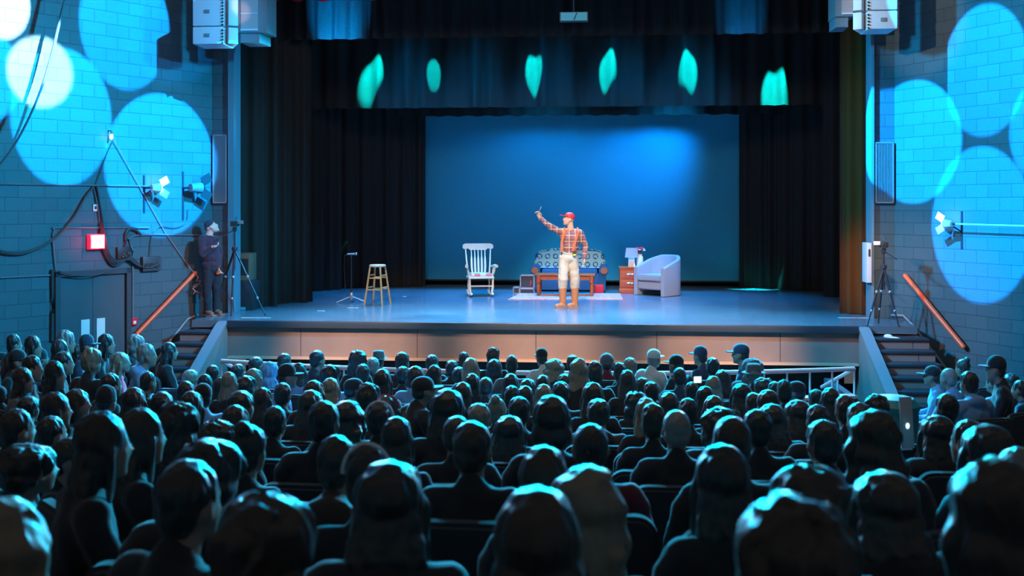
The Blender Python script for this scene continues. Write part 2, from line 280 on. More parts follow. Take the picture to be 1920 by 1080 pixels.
# ------------------------------------------------------------------ mesh helpers
def tag(o, label=None, cat=None, group=None, kind=None):
    if label: o['label'] = label
    if cat: o['category'] = cat
    if group: o['group'] = group
    if kind: o['kind'] = kind
    return o
def empty(name, loc=(0, 0, 0), rz=0, label=None, cat=None, group=None):
    o = bpy.data.objects.new(name, None); C.objects.link(o); o.location = loc; o.rotation_euler = (0, 0, rz); o.empty_display_size = .05
    return tag(o, label, cat, group)
class MB:
    def __init__(s): s.b = bmesh.new()
    def box(s, c, d, rz=0, rx=0, ry=0, bev=0):
        m = Matrix.Translation(c) @ Matrix.Rotation(rz, 4, 'Z') @ Matrix.Rotation(ry, 4, 'Y') @ Matrix.Rotation(rx, 4, 'X') @ Matrix.Diagonal((*d, 1))
        r = bmesh.ops.create_cube(s.b, size=1, matrix=m)
        if bev:
            vs = set(r['verts']); es = [e for e in s.b.edges if e.verts[0] in vs and e.verts[1] in vs]
            bmesh.ops.bevel(s.b, geom=es, offset=bev, segments=2, affect='EDGES', profile=.6)
        return s
    def bar(s, p, q, r0, r1=None, n=10, cap=True):
        p, q = Vector(p), Vector(q); d = q - p; r1 = r0 if r1 is None else r1
        m = Matrix.Translation((p + q) / 2) @ d.to_track_quat('Z', 'Y').to_matrix().to_4x4()
        bmesh.ops.create_cone(s.b, cap_ends=cap, segments=n, radius1=r0, radius2=r1, depth=d.length, matrix=m); return s
    def ell(s, c, r, rot=None, u=14, v=10):
        m = Matrix.Translation(c) @ (rot or Matrix.Identity(4)) @ Matrix.Diagonal((*r, 1))
        bmesh.ops.create_uvsphere(s.b, u_segments=u, v_segments=v, radius=1, matrix=m); return s
    def cap(s, p, q, r0, r1=None):      # capsule
        r1 = r0 if r1 is None else r1
        s.bar(p, q, r0, r1, 12); s.ell(p, (r0,) * 3); s.ell(q, (r1,) * 3); return s
    def tube(s, pts, r, n=8):
        pts = [Vector(p) for p in pts]; rings = []
        rr = r if hasattr(r, '__len__') else [r] * len(pts)
        for i, p in enumerate(pts):
            t = (pts[min(i + 1, len(pts) - 1)] - pts[max(i - 1, 0)]).normalized()
            a = t.cross(Vector((0, 0, 1)));
            if a.length < 1e-3: a = t.cross(Vector((0, 1, 0)))
            a.normalize(); b_ = t.cross(a)
            rings.append([s.b.verts.new(p + a * math.cos(k * 2 * math.pi / n) * rr[i] + b_ * math.sin(k * 2 * math.pi / n) * rr[i]) for k in range(n)])
        for A, B in zip(rings, rings[1:]):
            for k in range(n): s.b.faces.new((A[k], A[(k + 1) % n], B[(k + 1) % n], B[k]))
        s.b.faces.new(rings[0][::-1]); s.b.faces.new(rings[-1]); return s
    def lathe(s, prof, c=(0, 0, 0), n=16):   # prof: (r, z)
        c = Vector(c); rings = []
        for r, z in prof: rings.append([s.b.verts.new(c + Vector((max(r, 1e-4) * math.cos(k * 2 * math.pi / n), max(r, 1e-4) * math.sin(k * 2 * math.pi / n), z))) for k in range(n)])
        for A, B in zip(rings, rings[1:]):
            for k in range(n): s.b.faces.new((A[k], A[(k + 1) % n], B[(k + 1) % n], B[k]))
        s.b.faces.new(rings[0][::-1]); s.b.faces.new(rings[-1]); return s
    def prism(s, pts, axis, a, b_):     # 2D outline extruded from a to b along axis 'x','y','z'
        def P(u, v, t): return {'x': (t, u, v), 'y': (u, t, v), 'z': (u, v, t)}[axis]
        A = [s.b.verts.new(P(u, v, a)) for u, v in pts]; B = [s.b.verts.new(P(u, v, b_)) for u, v in pts]
        n = len(pts)
        for k in range(n): s.b.faces.new((A[k], A[(k + 1) % n], B[(k + 1) % n], B[k]))
        s.b.faces.new(A[::-1]); s.b.faces.new(B); bmesh.ops.recalc_face_normals(s.b, faces=s.b.faces); return s
    def grid(s, fn, nu, nv):
        V = [[s.b.verts.new(fn(i / nu, j / nv)) for j in range(nv + 1)] for i in range(nu + 1)]
        for i in range(nu):
            for j in range(nv): s.b.faces.new((V[i][j], V[i + 1][j], V[i + 1][j + 1], V[i][j + 1]))
        return s
    def xf(s, m): bmesh.ops.transform(s.b, matrix=m, verts=s.b.verts); return s
    def mesh(s, name, smooth=True, ang=35):
        me = bpy.data.meshes.new(name); s.b.to_mesh(me); s.b.free()
        if smooth:
            me.polygons.foreach_set('use_smooth', [True] * len(me.polygons))
            try: me.set_sharp_from_angle(angle=R(ang))
            except Exception: pass
        return me
    def build(s, name, m, parent=None, loc=None, rz=0, smooth=True, ang=35):
        o = bpy.data.objects.new(name, s.mesh(name, smooth, ang)); C.objects.link(o)
        o.data.materials.append(M[m] if isinstance(m, str) else m)
        if parent: o.parent = parent
        if loc is not None: o.location = loc
        o.rotation_euler = (0, 0, rz); return o
def remesh(mb, name, voxel, smooth=3, disp=None):
    """Union the shapes of mb into one continuous skin."""
    me = mb.mesh(name + '_raw', False); o = bpy.data.objects.new('tmp', me); C.objects.link(o)
    md = o.modifiers.new('r', 'REMESH'); md.mode = 'VOXEL'; md.voxel_size = voxel; md.use_smooth_shade = True
    sm = o.modifiers.new('s', 'SMOOTH'); sm.factor = .5; sm.iterations = smooth
    dg = bpy.context.evaluated_depsgraph_get(); dg.update(); ev = o.evaluated_get(dg)
    out = bpy.data.meshes.new_from_object(ev); out.name = name
    bpy.data.objects.remove(o); bpy.data.meshes.remove(me)
    if disp:
        for v in out.vertices: v.co += disp(v.co)
    for p in out.polygons: p.use_smooth = True
    return out
def put(name, me, m, parent=None, loc=None):
    o = bpy.data.objects.new(name, me); C.objects.link(o)
    if m and not me.materials: me.materials.append(M[m])
    if m: o.material_slots[0].link = 'OBJECT'; o.material_slots[0].material = M[m]
    if parent: o.parent = parent
    if loc is not None: o.location = loc
    return o
# ------------------------------------------------------------------ setting
def floor_z(Y):      # height of the house floor: flat by the pit, then a rising rake towards the back
    D = Y - CAM.y
    pts = ((-6, .75), (2.6, -.06), (3.85, -.22), (5.1, -.43), (6.5, -.63), (8.2, -.88), (10.2, -1.13), (11.7, -1.18), (13.0, -1.23), (30, -1.23))
    for (a, za), (b, zb) in zip(pts, pts[1:]):
        if D <= b: return za + (zb - za) * (D - a) / (b - a)
    return -1.23
FZ = -1.23
mat('house_carpet', (.02, .022, .026), .95, var=(30, .3))
ys = [-22 + .5 * i for i in range(48)]
o = MB().grid(lambda u, v: (-11 + 22 * u, -22 + 23.9 * v if v < 1 else 1.9, floor_z(-22 + 23.9 * v)), 2, 60)
g = o.b.faces[:]; r = bmesh.ops.extrude_face_region(o.b, geom=g)
bmesh.ops.translate(o.b, verts=[e for e in r['geom'] if isinstance(e, bmesh.types.BMVert)], vec=(0, 0, -.15)); bmesh.ops.recalc_face_normals(o.b, faces=o.b.faces)
tag(o.build('floor', 'house_carpet', smooth=False), kind='structure')
def wall(name, c, d, length, z0, z1, th=.25, start=-.0):
    ang = math.atan2(d.y, d.x); n = Vector((-d.y, d.x, 0)); s_ = 1 if n.dot(LN if c is LC else RN) > 0 else -1
    b = MB().box(((length + start) / 2, -s_ * th / 2, (z0 + z1) / 2), (length - start, th, z1 - z0))
    return tag(b.build(name, 'block_wall', loc=c, rz=ang, smooth=False), kind='structure')
wall('wall_left', LC, LD, 17, -1.4, 7.5); wall('wall_right', RC, RD, 17, -1.4, 7.5)
# proscenium returns
PL = at_y(430, 388, YP).x; PR = at_y(1637, 388, YP).x
L0 = at_y(441, 388, YP).x; R0 = at_y(1632, 388, YP).x
for nm, xa, xb, in (('wall_front_left', LC.x - .4, PL), ('wall_front_right', PR, RC.x + .4)):
    b = MB().box(((xb - xa) / 2, .13, 2.9), (xb - xa, .25, 9.2)); tag(b.build(nm, 'block_wall', loc=(xa, YP, 0), smooth=False), kind='structure')
mat('jamb_paint', (.13, .22, .27), .9, spec=.1)
tag(MB().box(((PL + L0) / 2, YP + .1, 3.75), (L0 - PL, .34, 7.5)).build('trim_1', 'jamb_paint', smooth=False), kind='structure')
tag(MB().box(((PR + R0) / 2, YP + .1, 3.75), (PR - R0, .34, 7.5)).build('trim_2', 'jamb_paint', smooth=False), kind='structure')
# the stage
XL, XR = -5.05, 5.05
st = MB().prism([(-5.66, 0), (5.95, 0), (5.95, .2), (6.0, YP), (7.5, YP), (7.5, 9.2), (-7.5, 9.2), (-7.5, YP), (-5.5, YP)], 'z', -.12, 0); tag(st.build('floor_stage', 'stage_paint', smooth=False), kind='structure')
mat('nosing', (.03, .05, .07), .35)
tag(MB().box((0, -.03, -.055), (10.1, .07, .11), bev=.015).build('trim_3', 'nosing'), kind='structure')
PF0 = at_y(1605, 655, .05)
tag(MB().box((.04, .12, -.36), (10.3, .1, .5)).build('wall_stage_front', 'stage_face_paint', smooth=False), kind='structure')
mat('ledge', (.55, .4, .3), .6)
tag(MB().box((0, .02, -.605), (10.1, .16, .03)).build('trim_4', 'ledge', smooth=False), kind='structure')
tag(MB().box((0, .9, -1.0), (10.1, .1, .8)).build('wall_pit_back', 'black_paint', smooth=False), kind='structure')
tag(MB().box((0, 8.35, 4.5), (15, .2, 9)).build('wall_back', 'black_paint', smooth=False), kind='structure')
for s_ in (-1, 1):
    tag(MB().box((s_ * 7.4, 4.9, 4.5), (.2, 7.6, 9)).build('wall_wing_' + ('left' if s_ < 0 else 'right'), 'black_paint', smooth=False), kind='structure')
# ------------------------------------------------------------------ drapes
def drape(name, p0, p1, z0, z1, m, amp=.06, wl=.32, seed=0, hem=0.0, label='', cat='curtain', group=None):
    p0, p1 = Vector(p0), Vector(p1); L = (p1 - p0).length; t = (p1 - p0) / L; n = Vector((-t.y, t.x, 0))
    nu = max(8, int(L / .03)); rnd = random.Random(seed); ph = rnd.random() * 9
    def f(u, v):
        s = u * L; a = amp * (math.sin(2 * math.pi * (s + .07 * math.sin(s * 5 + ph)) / wl + ph) + .5 * math.sin(2 * math.pi * s / wl * 1.7 + ph * 2)) * (.45 + .55 * (1 - v))
        z = z0 + (z1 - z0) * v
        if v == 0: z += hem * math.sin(2 * math.pi * s / .45 + ph)
        return p0 + t * s + n * a + Vector((0, 0, z)) - Vector((0, 0, p0.z))
    b = MB().grid(f, nu, 6)
    r = bmesh.ops.solidify(b.b, geom=b.b.faces[:], thickness=.008)
    o = b.build(name, m, ang=80); return tag(o, label, cat, group)
def leg(a, b, m, label, z1=7.5, **k):
    p, q = [t if t.y < 7.42 else at_y(s_[0], s_[1], 7.42) for t, s_ in ((at_z(*a), a), (at_z(*b), b))]; p.z = q.z = 0
    return drape('stage_curtain', p, q, .01, z1, m, label=label, **k)
g_ = 'black masking curtains at the sides of the stage'
leg((430, 579), (521, 574), 'black_cloth', 'wide black stage curtain hanging beside the camera tripod', seed=1, group=g_)
leg((516, 569), (586, 567), 'black_cloth', 'black stage curtain set just behind the one beside the camera tripod', seed=2, group=g_)
leg((560, 548), (640, 543), 'black_cloth', 'narrow black curtain deeper in the stage behind the microphone stand', seed=3, group=g_)
leg((1545, 556), (1625, 560), 'black_cloth', 'black stage curtain hanging behind the brown lit curtain', seed=4, group=g_)
leg((1576, 588), (1634, 591), 'brown_velvet', 'brown velvet curtain catching warm light beside the stairs with a tripod', seed=5, amp=.05, wl=.22)
leg((610, 541), (798, 537), 'black_cloth', 'deep black masking curtain behind the wooden stool, edge of blue backdrop', seed=6, amp=.05, group=g_)
leg((1386, 537), (1562, 547), 'black_cloth', 'deep black masking curtain past the grey armchair, edge of blue backdrop', seed=7, amp=.05, group=g_)
g2 = 'black border cloths across the stage'
def border(x0, x1, yhem, Y, m, label, top=8.0, **k):
    p, q = at_y(x0, yhem, Y), at_y(x1, yhem, Y); z = p.z; p.z = q.z = 0
    return drape('border_curtain', p, q, z, top, m, label=label, cat='curtain', **k)
border(300, 1760, 78, 2.8, 'black_cloth', 'first black border cloth hung above the stage, blue glow at its hem', seed=11, amp=.05, group=g2, hem=.0)
border(330, 1740, 206, Y2, 'black_cloth', 'black border cloth crossed by the teal light spots', seed=12, amp=.05, wl=.5, group=g2)
border(420, 1640, 221, 6.9, 'black_cloth', 'rearmost black border with a wavy hem over the blue backdrop', seed=13, amp=.03, wl=.5, hem=.012, group=g2)
border(300, 1760, 4, 1.4, 'red_velvet', 'dark red house curtain gathered along the top of the stage', seed=14, amp=.06, wl=.5, hem=.03)
bk0, bk1 = at_y(740, 388, 7.6), at_y(1450, 388, 7.6)
zb = at_y(1090, 525, 7.6).z
bd = MB().box(((bk0.x + bk1.x) / 2, 7.6, (zb + 5.5) / 2), (bk1.x - bk0.x, .02, 5.5 - zb))
tag(bd.build('backdrop', 'backdrop_cloth', smooth=False), 'large flat backdrop cloth lit deep blue behind the furniture', 'backdrop')
tag(MB().bar((bk0.x, 7.6, zb - .02), (bk1.x, 7.6, zb - .02), .02).build('backdrop_pipe', 'black_plastic'), 'black pipe weighting the bottom of the blue backdrop', 'pipe')
for p_ in (bpy.data.objects['backdrop_pipe'],): p_.parent = bpy.data.objects['backdrop']; del p_['category']; p_.name = 'bottom_pipe'
# ------------------------------------------------------------------ stairs, pit wall, rails
def stairs(side):
    s_ = -1 if side == 'L' else 1
    xi = 5.2 * s_; xo = (5.76 if side == 'L' else 6.05) * s_
    root = empty('stairs', (0, 0, 0), 0, 'black wooden steps rising to the stage ' + ('beside the orange handrail with the rope' if side == 'L' else 'under the unattended camera tripod'), 'stairs', 'steps at the two sides of the stage')
    rise, run, n = 1.23 / 8, .27, 7
    xl = (5.62 if side == 'L' else 5.98) * s_
    MB().box(((xi + xl) / 2 - s_ * .05, .24, -.15 - .53), (abs(xl - xi) + .1, .42, 1.06)).build('landing', 'stage_face_paint', root, smooth=False)
    for k in range(1, n + 1):
        z = -k * rise; y1 = -(k - 1) * run
        MB().box(((xi + xo) / 2, y1 - run / 2, (z - .04 + FZ) / 2), (abs(xo - xi) - .02, run, z - .04 - FZ)).build('riser_block', 'stage_face_paint', root, smooth=False)
        MB().box(((xi + xo) / 2, y1 - run / 2 - .015, z - .02), (abs(xo - xi) - .02, run + .03, .04), bev=.008).build('tread', 'nosing', root)
    c = MB().prism([(.0, FZ), (.0, -.05), (-.12, -.08), (-1.75, -.96), (-1.75, FZ)], 'x', xi - s_ * .14, xi - s_ * .0)
    c.build('cheek_wall', 'stage_face_paint', root, smooth=False)
    cp = MB().prism([(.0, -.01), (-.12, -.04), (-1.77, -.92), (-1.77, -.96), (-.12, -.08), (0, -.05)], 'x', xi - s_ * .155, xi + s_ * .01)
    mat('cheek_cap', (.2, .22, .24), .45); cp.build('cheek_cap', 'cheek_cap', root, smooth=False)
    return root
stairs('L'); stairs('R')
# stringer strips up the wall side of the steps
for side, pts, nm in (('L', ((372, 590), (352, 598), (318, 640), (290, 682)), 'trim_5'), ('R', ((1640, 589), (1694, 592), (1712, 610), (1776, 694)), 'trim_6')):
    p = [on_wall(side, x, y, .03) for x, y in pts]
    tag(MB().tube(p, .022, 6).build(nm, 'cheek_cap'), kind='structure')
# pit wall and railing, bowed towards the house
def bow(u):   # u -1..1
    a = at_y(420, 660, -1.6); b_ = at_y(1609, 672, -1.9)
    x = a.x + (b_.x - a.x) * (u + 1) / 2; y = -1.7 - .7 * (1 - u * u)
    return Vector((x, y, 0))
ZR = -.40; ZW = ZR - .36
N = 28; outer = [bow(-1 + 2 * i / N) for i in range(N + 1)]
pw = MB()
for A, B in zip(outer, outer[1:]):
    m_ = (A + B) / 2; d = B - A; pw.box((m_.x, m_.y, (ZW - .04 + FZ) / 2), (d.length * 1.03, .12, ZW - .04 - FZ), rz=math.atan2(d.y, d.x))
mat('pit_wall_paint', (.10, .13, .15), .5)
tag(pw.build('wall_pit_front', 'pit_wall_paint', smooth=False), kind='structure')
for e, y2 in ((outer[0], -.1), (outer[-1], -.1)):
    s_ = 1 if e.x > 0 else -1
    tag(MB().box((e.x, (e.y + y2) / 2, (ZW + FZ) / 2 - .02), (.1, abs(y2 - e.y), ZW - FZ - .04)).build('wall_pit_side', 'pit_wall_paint', smooth=False), kind='structure')
rl = empty('pit_railing', (0, outer[N // 2].y, FZ), 0, 'long pale pink and grey metal railing curving around the orchestra pit', 'railing')
off = Vector((0, -outer[N // 2].y, -FZ))
MB().tube([p + off + Vector((0, 0, ZR)) for p in outer], .032, 10).build('top_rail', 'pink_paint', rl)
cpm = MB()
for A, B in zip(outer, outer[1:]):
    m_ = (A + B) / 2 + off; d = B - A; cpm.box((m_.x, m_.y, m_.z + ZW - .02), (d.length * 1.03, .17, .04), rz=math.atan2(d.y, d.x))
cpm.build('bottom_rail', 'pink_paint', rl, smooth=False)
for i in list(range(0, N + 1, 1)):
    if i % 1 == 0 and (i in (0, 1, N - 1, N) or i % 2 == 0 or i > N - 5):
        p = outer[i] + off; MB().bar((p.x, p.y, p.z + ZW), (p.x, p.y, p.z + ZR), .014).build('baluster', 'rail_paint', rl)
for e, s_ in ((outer[0], 1), (outer[-1], -1)):
    p = e + off
    MB().bar((p.x, p.y, p.z + ZR), (p.x + s_ * .32, p.y + .55, p.z + ZW + .0), .028).build('brace', 'pink_paint', rl)
    MB().bar((p.x + s_ * .16, p.y + .28, p.z + ZW), (p.x + s_ * .16, p.y + .28, p.z + (ZR + ZW) / 2), .014).build('baluster', 'rail_paint', rl)
pk = at_y(1499, 714, outer[-3].y); q = outer[-4]
tag(MB().box((0, 0, .035), (.05, .03, .07)).build('paper_cup', 'pink_paint', loc=(at_y(1499, 714, q.y).x, q.y, ZW)), 'small pink carton standing on the pit wall ledge', 'carton')
# handrails on the side walls
for side, a, b_, lab in (('L', (366, 512), (257, 626), 'orange wooden handrail with a rope tied to its upper end'), ('R', (1697, 517), (1806, 650), 'orange wooden handrail on the wall beside the unattended tripod')):
    n = LN if side == 'L' else RN
    P, Q = on_wall(side, *a, .1), on_wall(side, *b_, .1); r = empty('handrail', P, 0, lab, 'handrail', 'orange handrails on the side walls')
    MB().cap((0, 0, 0), Q - P, .038).build('rail', 'orange_wood', r)
    for t in (.12, .88):
        c = (Q - P) * t; MB().bar(c, c - n * .1 - Vector((0, 0, .05)), .012).build('bracket', 'dark_metal', r)
# rope bundle
P = on_wall('L', 366, 514, .14); pts = []
for i in range(90):
    t = i / 89; a = t * 20
    pts.append(P + LD * (-.03 + .10 * math.sin(a) * min(1, t * 2)) + Vector((0, 0, -.06 - .34 * t + .1 * math.cos(a * 1.3) * t)) + LN * (.03 + .02 * math.cos(a)))
tp = [on_wall('L', 352, 497, .03), on_wall('L', 310, 436, .03), on_wall('L', 262, 350, .03), on_wall('L', 213, 262, .04)]
tag(MB().tube(tp[::-1] + pts, .007, 6).build('rope', 'rope'), 'speckled thin rope knotted on the orange handrail and led up the wall', 'rope')
# ------------------------------------------------------------------ door, signs, conduits
def wbox(side, x0, y0, x1, y1, depth, off=0.0):   # box on the wall covering a pixel rectangle (x0,y0 far/near corners)
    A = on_wall(side, (x0 + x1) / 2, (y0 + y1) / 2, off + depth / 2); d = LD if side == 'L' else RD
    a, b_ = on_wall(side, x0, (y0 + y1) / 2, off), on_wall(side, x1, (y0 + y1) / 2, off)
    t, u = on_wall(side, (x0 + x1) / 2, y0, off), on_wall(side, (x0 + x1) / 2, y1, off)
    return A, (a - b_).length, (t - u).length, math.atan2(d.y, d.x)
A, wd, ht, az = wbox('L', 104, 506, 245, 690, .06)
top_ = A.z + ht / 2; fz_ = floor_z(A.y) ; ht = top_ - fz_; A.z = fz_ + ht / 2
dr = empty('door_1', (A.x, A.y, fz_), az); dr['kind'] = 'structure'
sgn = 1 if Vector((-math.sin(az), math.cos(az), 0)).dot(LN) > 0 else -1
MB().box((-wd / 2 + .04, 0, ht / 2), (.08, .1, ht)).box((wd / 2 - .04, 0, ht / 2), (.08, .1, ht)).box((0, 0, ht - .04), (wd, .1, .08)).build('door_frame', 'frame_paint', dr, smooth=False)
for s_ in (-1, 1):
    lf = MB().box((s_ * (wd / 4 - .042), -sgn * .03, (ht - .08) / 2), (wd / 2 - .09, .045, ht - .09)).build('door_leaf', 'door_paint', dr, smooth=False)
    # push plate
    zc = on_wall('L', 168, 630).z - fz_
    MB().box((s_ * .13, sgn * .0, zc + .02), (.14, .012, .5)).build('push_plate', 'white_paint', dr, smooth=False)
A, wd, ht, az = wbox('L', 166, 439, 194, 467, .1)
ex = empty('exit_sign', A, az, 'glowing red EXIT sign on the block wall above the double door', 'sign')
MB().box((0, 0, 0), (wd, .1, ht), bev=.01).build('housing', 'exit_body', ex)
MB().box((0, sgn * .053, 0), (wd * .86, .006, ht * .86)).build('lit_panel', 'exit_light', ex)
def text(parent, body, size, loc, rot, m, name='lettering'):
    c = bpy.data.curves.new(name, 'FONT'); c.body = body; c.size = size; c.extrude = .002; c.align_x = 'CENTER'; c.align_y = 'CENTER'
    o = bpy.data.objects.new('t', c); C.objects.link(o); dg = bpy.context.evaluated_depsgraph_get(); me = bpy.data.meshes.new_from_object(o.evaluated_get(dg)); bpy.data.objects.remove(o)
    q = bpy.data.objects.new(name, me); C.objects.link(q); me.materials.clear(); me.materials.append(M[m]); q.parent = parent; q.location = loc; q.rotation_euler = rot; return q
text(ex, 'EXIT', ht * .48, (0, sgn * .058, 0), (R(90), 0, R(180) if sgn > 0 else 0), 'exit_letter')
l = bpy.data.lights.new('exit_glow', 'POINT'); l.energy = 9; l.color = (1, .02, .08); l.shadow_soft_size = .05
o = bpy.data.objects.new('exit_glow', l); C.objects.link(o); o.location = A + LN * .16
A, wd, ht, az = wbox('L', 246, 596, 256, 610, .05)
fa = empty('fire_alarm', A, az, 'small red fire alarm call box beside the door frame', 'alarm'); MB().box((0, 0, 0), (wd, .05, ht), bev=.006).build('housing', 'alarm_red', fa)
MB().box((0, sgn * .027, -.01), (wd * .5, .006, ht * .4)).build('pull_plate', 'white_paint', fa)
def wallbox(name, rect, depth, m, label, cat, side='L', extra=None):
    A, wd, ht, az = wbox(side, *rect, depth); r = empty(name, A, az, label, cat)
    MB().box((0, 0, 0), (wd, depth, ht), bev=.006).build('housing', m, r)
    s2 = 1 if Vector((-math.sin(az), math.cos(az), 0)).dot(LN if side == 'L' else RN) > 0 else -1
    if extra: extra(r, wd, ht, s2 * depth / 2)
    return r
def sockets(r, w_, h_, y):
    for i in (-1, 0, 1): MB().bar((i * w_ * .28, y - .005 * (1 if y > 0 else -1), -h_ * .12), (i * w_ * .28, y * 1.5, -h_ * .12), .045, n=16).build('socket', 'black_plastic', r)
wallbox('socket_box', (266, 481, 299, 508), .08, 'frame_paint', 'grey metal socket box with three round outlets on the block wall', 'socket box', extra=sockets)
def gland(r, w_, h_, y):
    for i in range(5): MB().ell((random.uniform(-.35, .35) * w_, y, random.uniform(-.35, .35) * h_), (.03, .03, .03)).build('connector', 'cable', r)
wallbox('junction_box', (219, 463, 243, 486), .06, 'black_plastic', 'black junction box of plugs beside the exit sign', 'junction box', extra=gland)
wallbox('wall_plate', (174, 383, 182, 396), .03, 'white_paint', 'small pale wall plate above the exit sign', 'plate', extra=lambda r, w_, h_, y: MB().box((0, y, 0), (w_ * .4, .02, h_ * .4)).build('switch', 'dark_metal', r))
def wtube(name, side, pts, r, m, label, cat, off=.02, sub=6):
    P = [on_wall(side, x, y, off) for x, y in pts]; Q = []
    for i in range(len(P) - 1):      # catmull-rom
        a = P[max(i - 1, 0)]; b_, c = P[i], P[i + 1]; d = P[min(i + 2, len(P) - 1)]
        for k in range(sub):
            t = k / sub; Q.append(.5 * ((2 * b_) + (c - a) * t + (2 * a - 5 * b_ + 4 * c - d) * t * t + (3 * b_ - a - 3 * c + d) * t ** 3))
    Q.append(P[-1]); return tag(MB().tube(Q, r, 7).build(name, m), label, cat)
gc = 'metal conduits on the block wall'
wtube('conduit', 'L', ((0, 345), (276, 349)), .014, 'conduit', 'long thin conduit crossing the wall just under the blue circles', 'conduit', sub=2)
wtube('conduit', 'L', ((104, 505), (99, 450), (102, 432), (115, 427), (280, 427)), .016, 'conduit', 'bent conduit over the exit sign turning down beside the door', 'conduit')
wtube('conduit', 'L', ((249, 600), (249, 520), (249, 470), (250, 442), (372, 441)), .016, 'conduit', 'conduit rising from the fire alarm and turning along the wall', 'conduit', sub=3)
wtube('conduit', 'L', ((0, 521), (98, 516)), .014, 'conduit', 'short level conduit reaching the door frame from the wall edge', 'conduit', sub=2)
wtube('power_cable', 'L', ((236, 474), (236, 440), (243, 430), (255, 432), (264, 441)), .022, 'cable', 'thick cable looping over the junction box', 'cable', off=.035)
for i, (dx, dy) in enumerate(((0, 0), (3, 3))):
    wtube('cable', 'L', ((0, 470 + dy), (30, 474 + dy), (60, 468 + dy), (100, 447 + dy), (135, 410 + dy), (160, 370), (176, 350)), .014, 'cable',
          ('upper' if not i else 'lower') + ' strand of the long cable swag rising towards the blue circles', 'cable', off=.04 + .02 * i)
for i in range(4):
    d = i * 3
    wtube('cable', 'L', ((178 + d * .4, 349), (188 + d * .3, 400), (188 + d, 440), (196 + d, 475), (210 + d, 497 - d), (225 + d, 496 - d), (244, 483 + d * .5), (258, 492 + d * .6), (270 + d, 505 - d * .3), (290 + d, 503 - d)), .012, 'cable',
          ('first', 'second', 'third', 'last')[i] + ' strand of the cable bundle draped past the exit sign to the sockets', 'cable', off=.05 + .015 * i)
wtube('thin_cable', 'L', ((110, 508), (140, 516), (180, 516), (215, 503)), .008, 'cable', 'thin cable sagging along the top of the door frame', 'cable', off=.14)
wtube('thin_cable', 'L', ((276, 492), (280, 478), (285, 442), (300, 425), (330, 427), (350, 415), (352, 392)), .007, 'cable', 'thin wire from the socket box up to the barn-door lamp', 'cable', off=.03)
wtube('thin_cable', 'L', ((213, 262), (200, 290), (180, 345)), .006, 'cable', 'thin wire hanging from the bare bulb to the conduit', 'cable', off=.03)
for s_ in (0, 1):
    wtube('cable', 'L', ((125 + s_ * 1, -20), (117 - s_, 20), (96 - s_ * 2, 110), (72, 180), (45, 240), (15, 290), (-12, 320)), .016, 'cable',
          ('thick' if s_ else 'slim') + ' black cable hanging diagonally across the bright white beam', 'cable', off=.5 + .03 * s_)
def door_cables():
    for i, x in enumerate((97, 100, 103)):
        wtube('cable', 'L', ((x, 505), (x + 1, 560), (x, 640)), .015, 'cable', ('outer', 'middle', 'inner')[i] + ' cable of three running down beside the double door', 'cable', off=.04, sub=3)
door_cables()
# bare bulb
P = on_wall('L', 209, 256, .1); r = empty('wall_bulb', P, 0, 'bare glowing bulb with a wire, between the two lower blue circles', 'bulb')
MB().ell((0, 0, 0), (.028, .028, .045)).build('bulb', 'lamp_glow', r); MB().bar((0, 0, .04), (0, 0, .09), .018).build('holder', 'cable', r); MB().bar((0, 0, .09), -LN * .1 + Vector((0, 0, .1)), .01).build('bracket', 'cable', r)
# spotlight fixtures on the left wall
def fixture(side, x, y, label, white, flip=1, scale=1.0):
    P = on_wall(side, x, y, .22); n = LN if side == 'L' else RN; d = LD if side == 'L' else RD
    r = empty('spotlight', P, 0, label, 'spotlight', 'stage spotlights on the side walls'); s = scale
    MB().bar(-n * .22 + Vector((0, 0, .28 * s)), -n * .22 - Vector((0, 0, .55 * s)), .02).build('mounting_pipe', 'dark_metal', r)
    MB().bar(-n * .22, Vector((0, 0, 0)), .018).bar(-n * .2 + Vector((0, 0, -.12)), -d * flip * .05, .012).build('yoke', 'dark_metal', r)
    h = -d * flip
    MB().bar(h * .0, h * .2 * s, .07 * s, .1 * s, 14).build('lamp_body', 'speaker_grey' if not white else 'white_paint', r)
    MB().bar(h * .2 * s, h * .215 * s, .092 * s, .092 * s, 14).build('lens', 'lamp_glow' if white else 'dark_metal', r)
    for k, (du, dz, tilt) in enumerate(((.1, .15, .5), (.12, -.12, -.5))):
        MB().box(tuple(h * .32 * s + Vector((0, 0, dz * s))), (.2 * s, .006, .16 * s), rz=math.atan2(h.y, h.x), ry=-tilt).build('barn_door', 'lamp_glow' if white and k < 1 else ('white_paint' if white else 'black_plastic'), r)  # upper leaf of a white lamp glows: glare put into its material
    return r
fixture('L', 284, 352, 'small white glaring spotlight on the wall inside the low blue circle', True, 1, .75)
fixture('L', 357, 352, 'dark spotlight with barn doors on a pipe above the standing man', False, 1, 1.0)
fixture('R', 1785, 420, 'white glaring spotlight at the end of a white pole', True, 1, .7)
a, b_ = on_wall('R', 1792, 420, .16), on_wall('R', 1935, 424, .16)
tag(MB().bar(a, b_, .013).build('wall_pole', 'white_paint'), 'thin white pole running level along the wall from the glaring spotlight', 'pole')
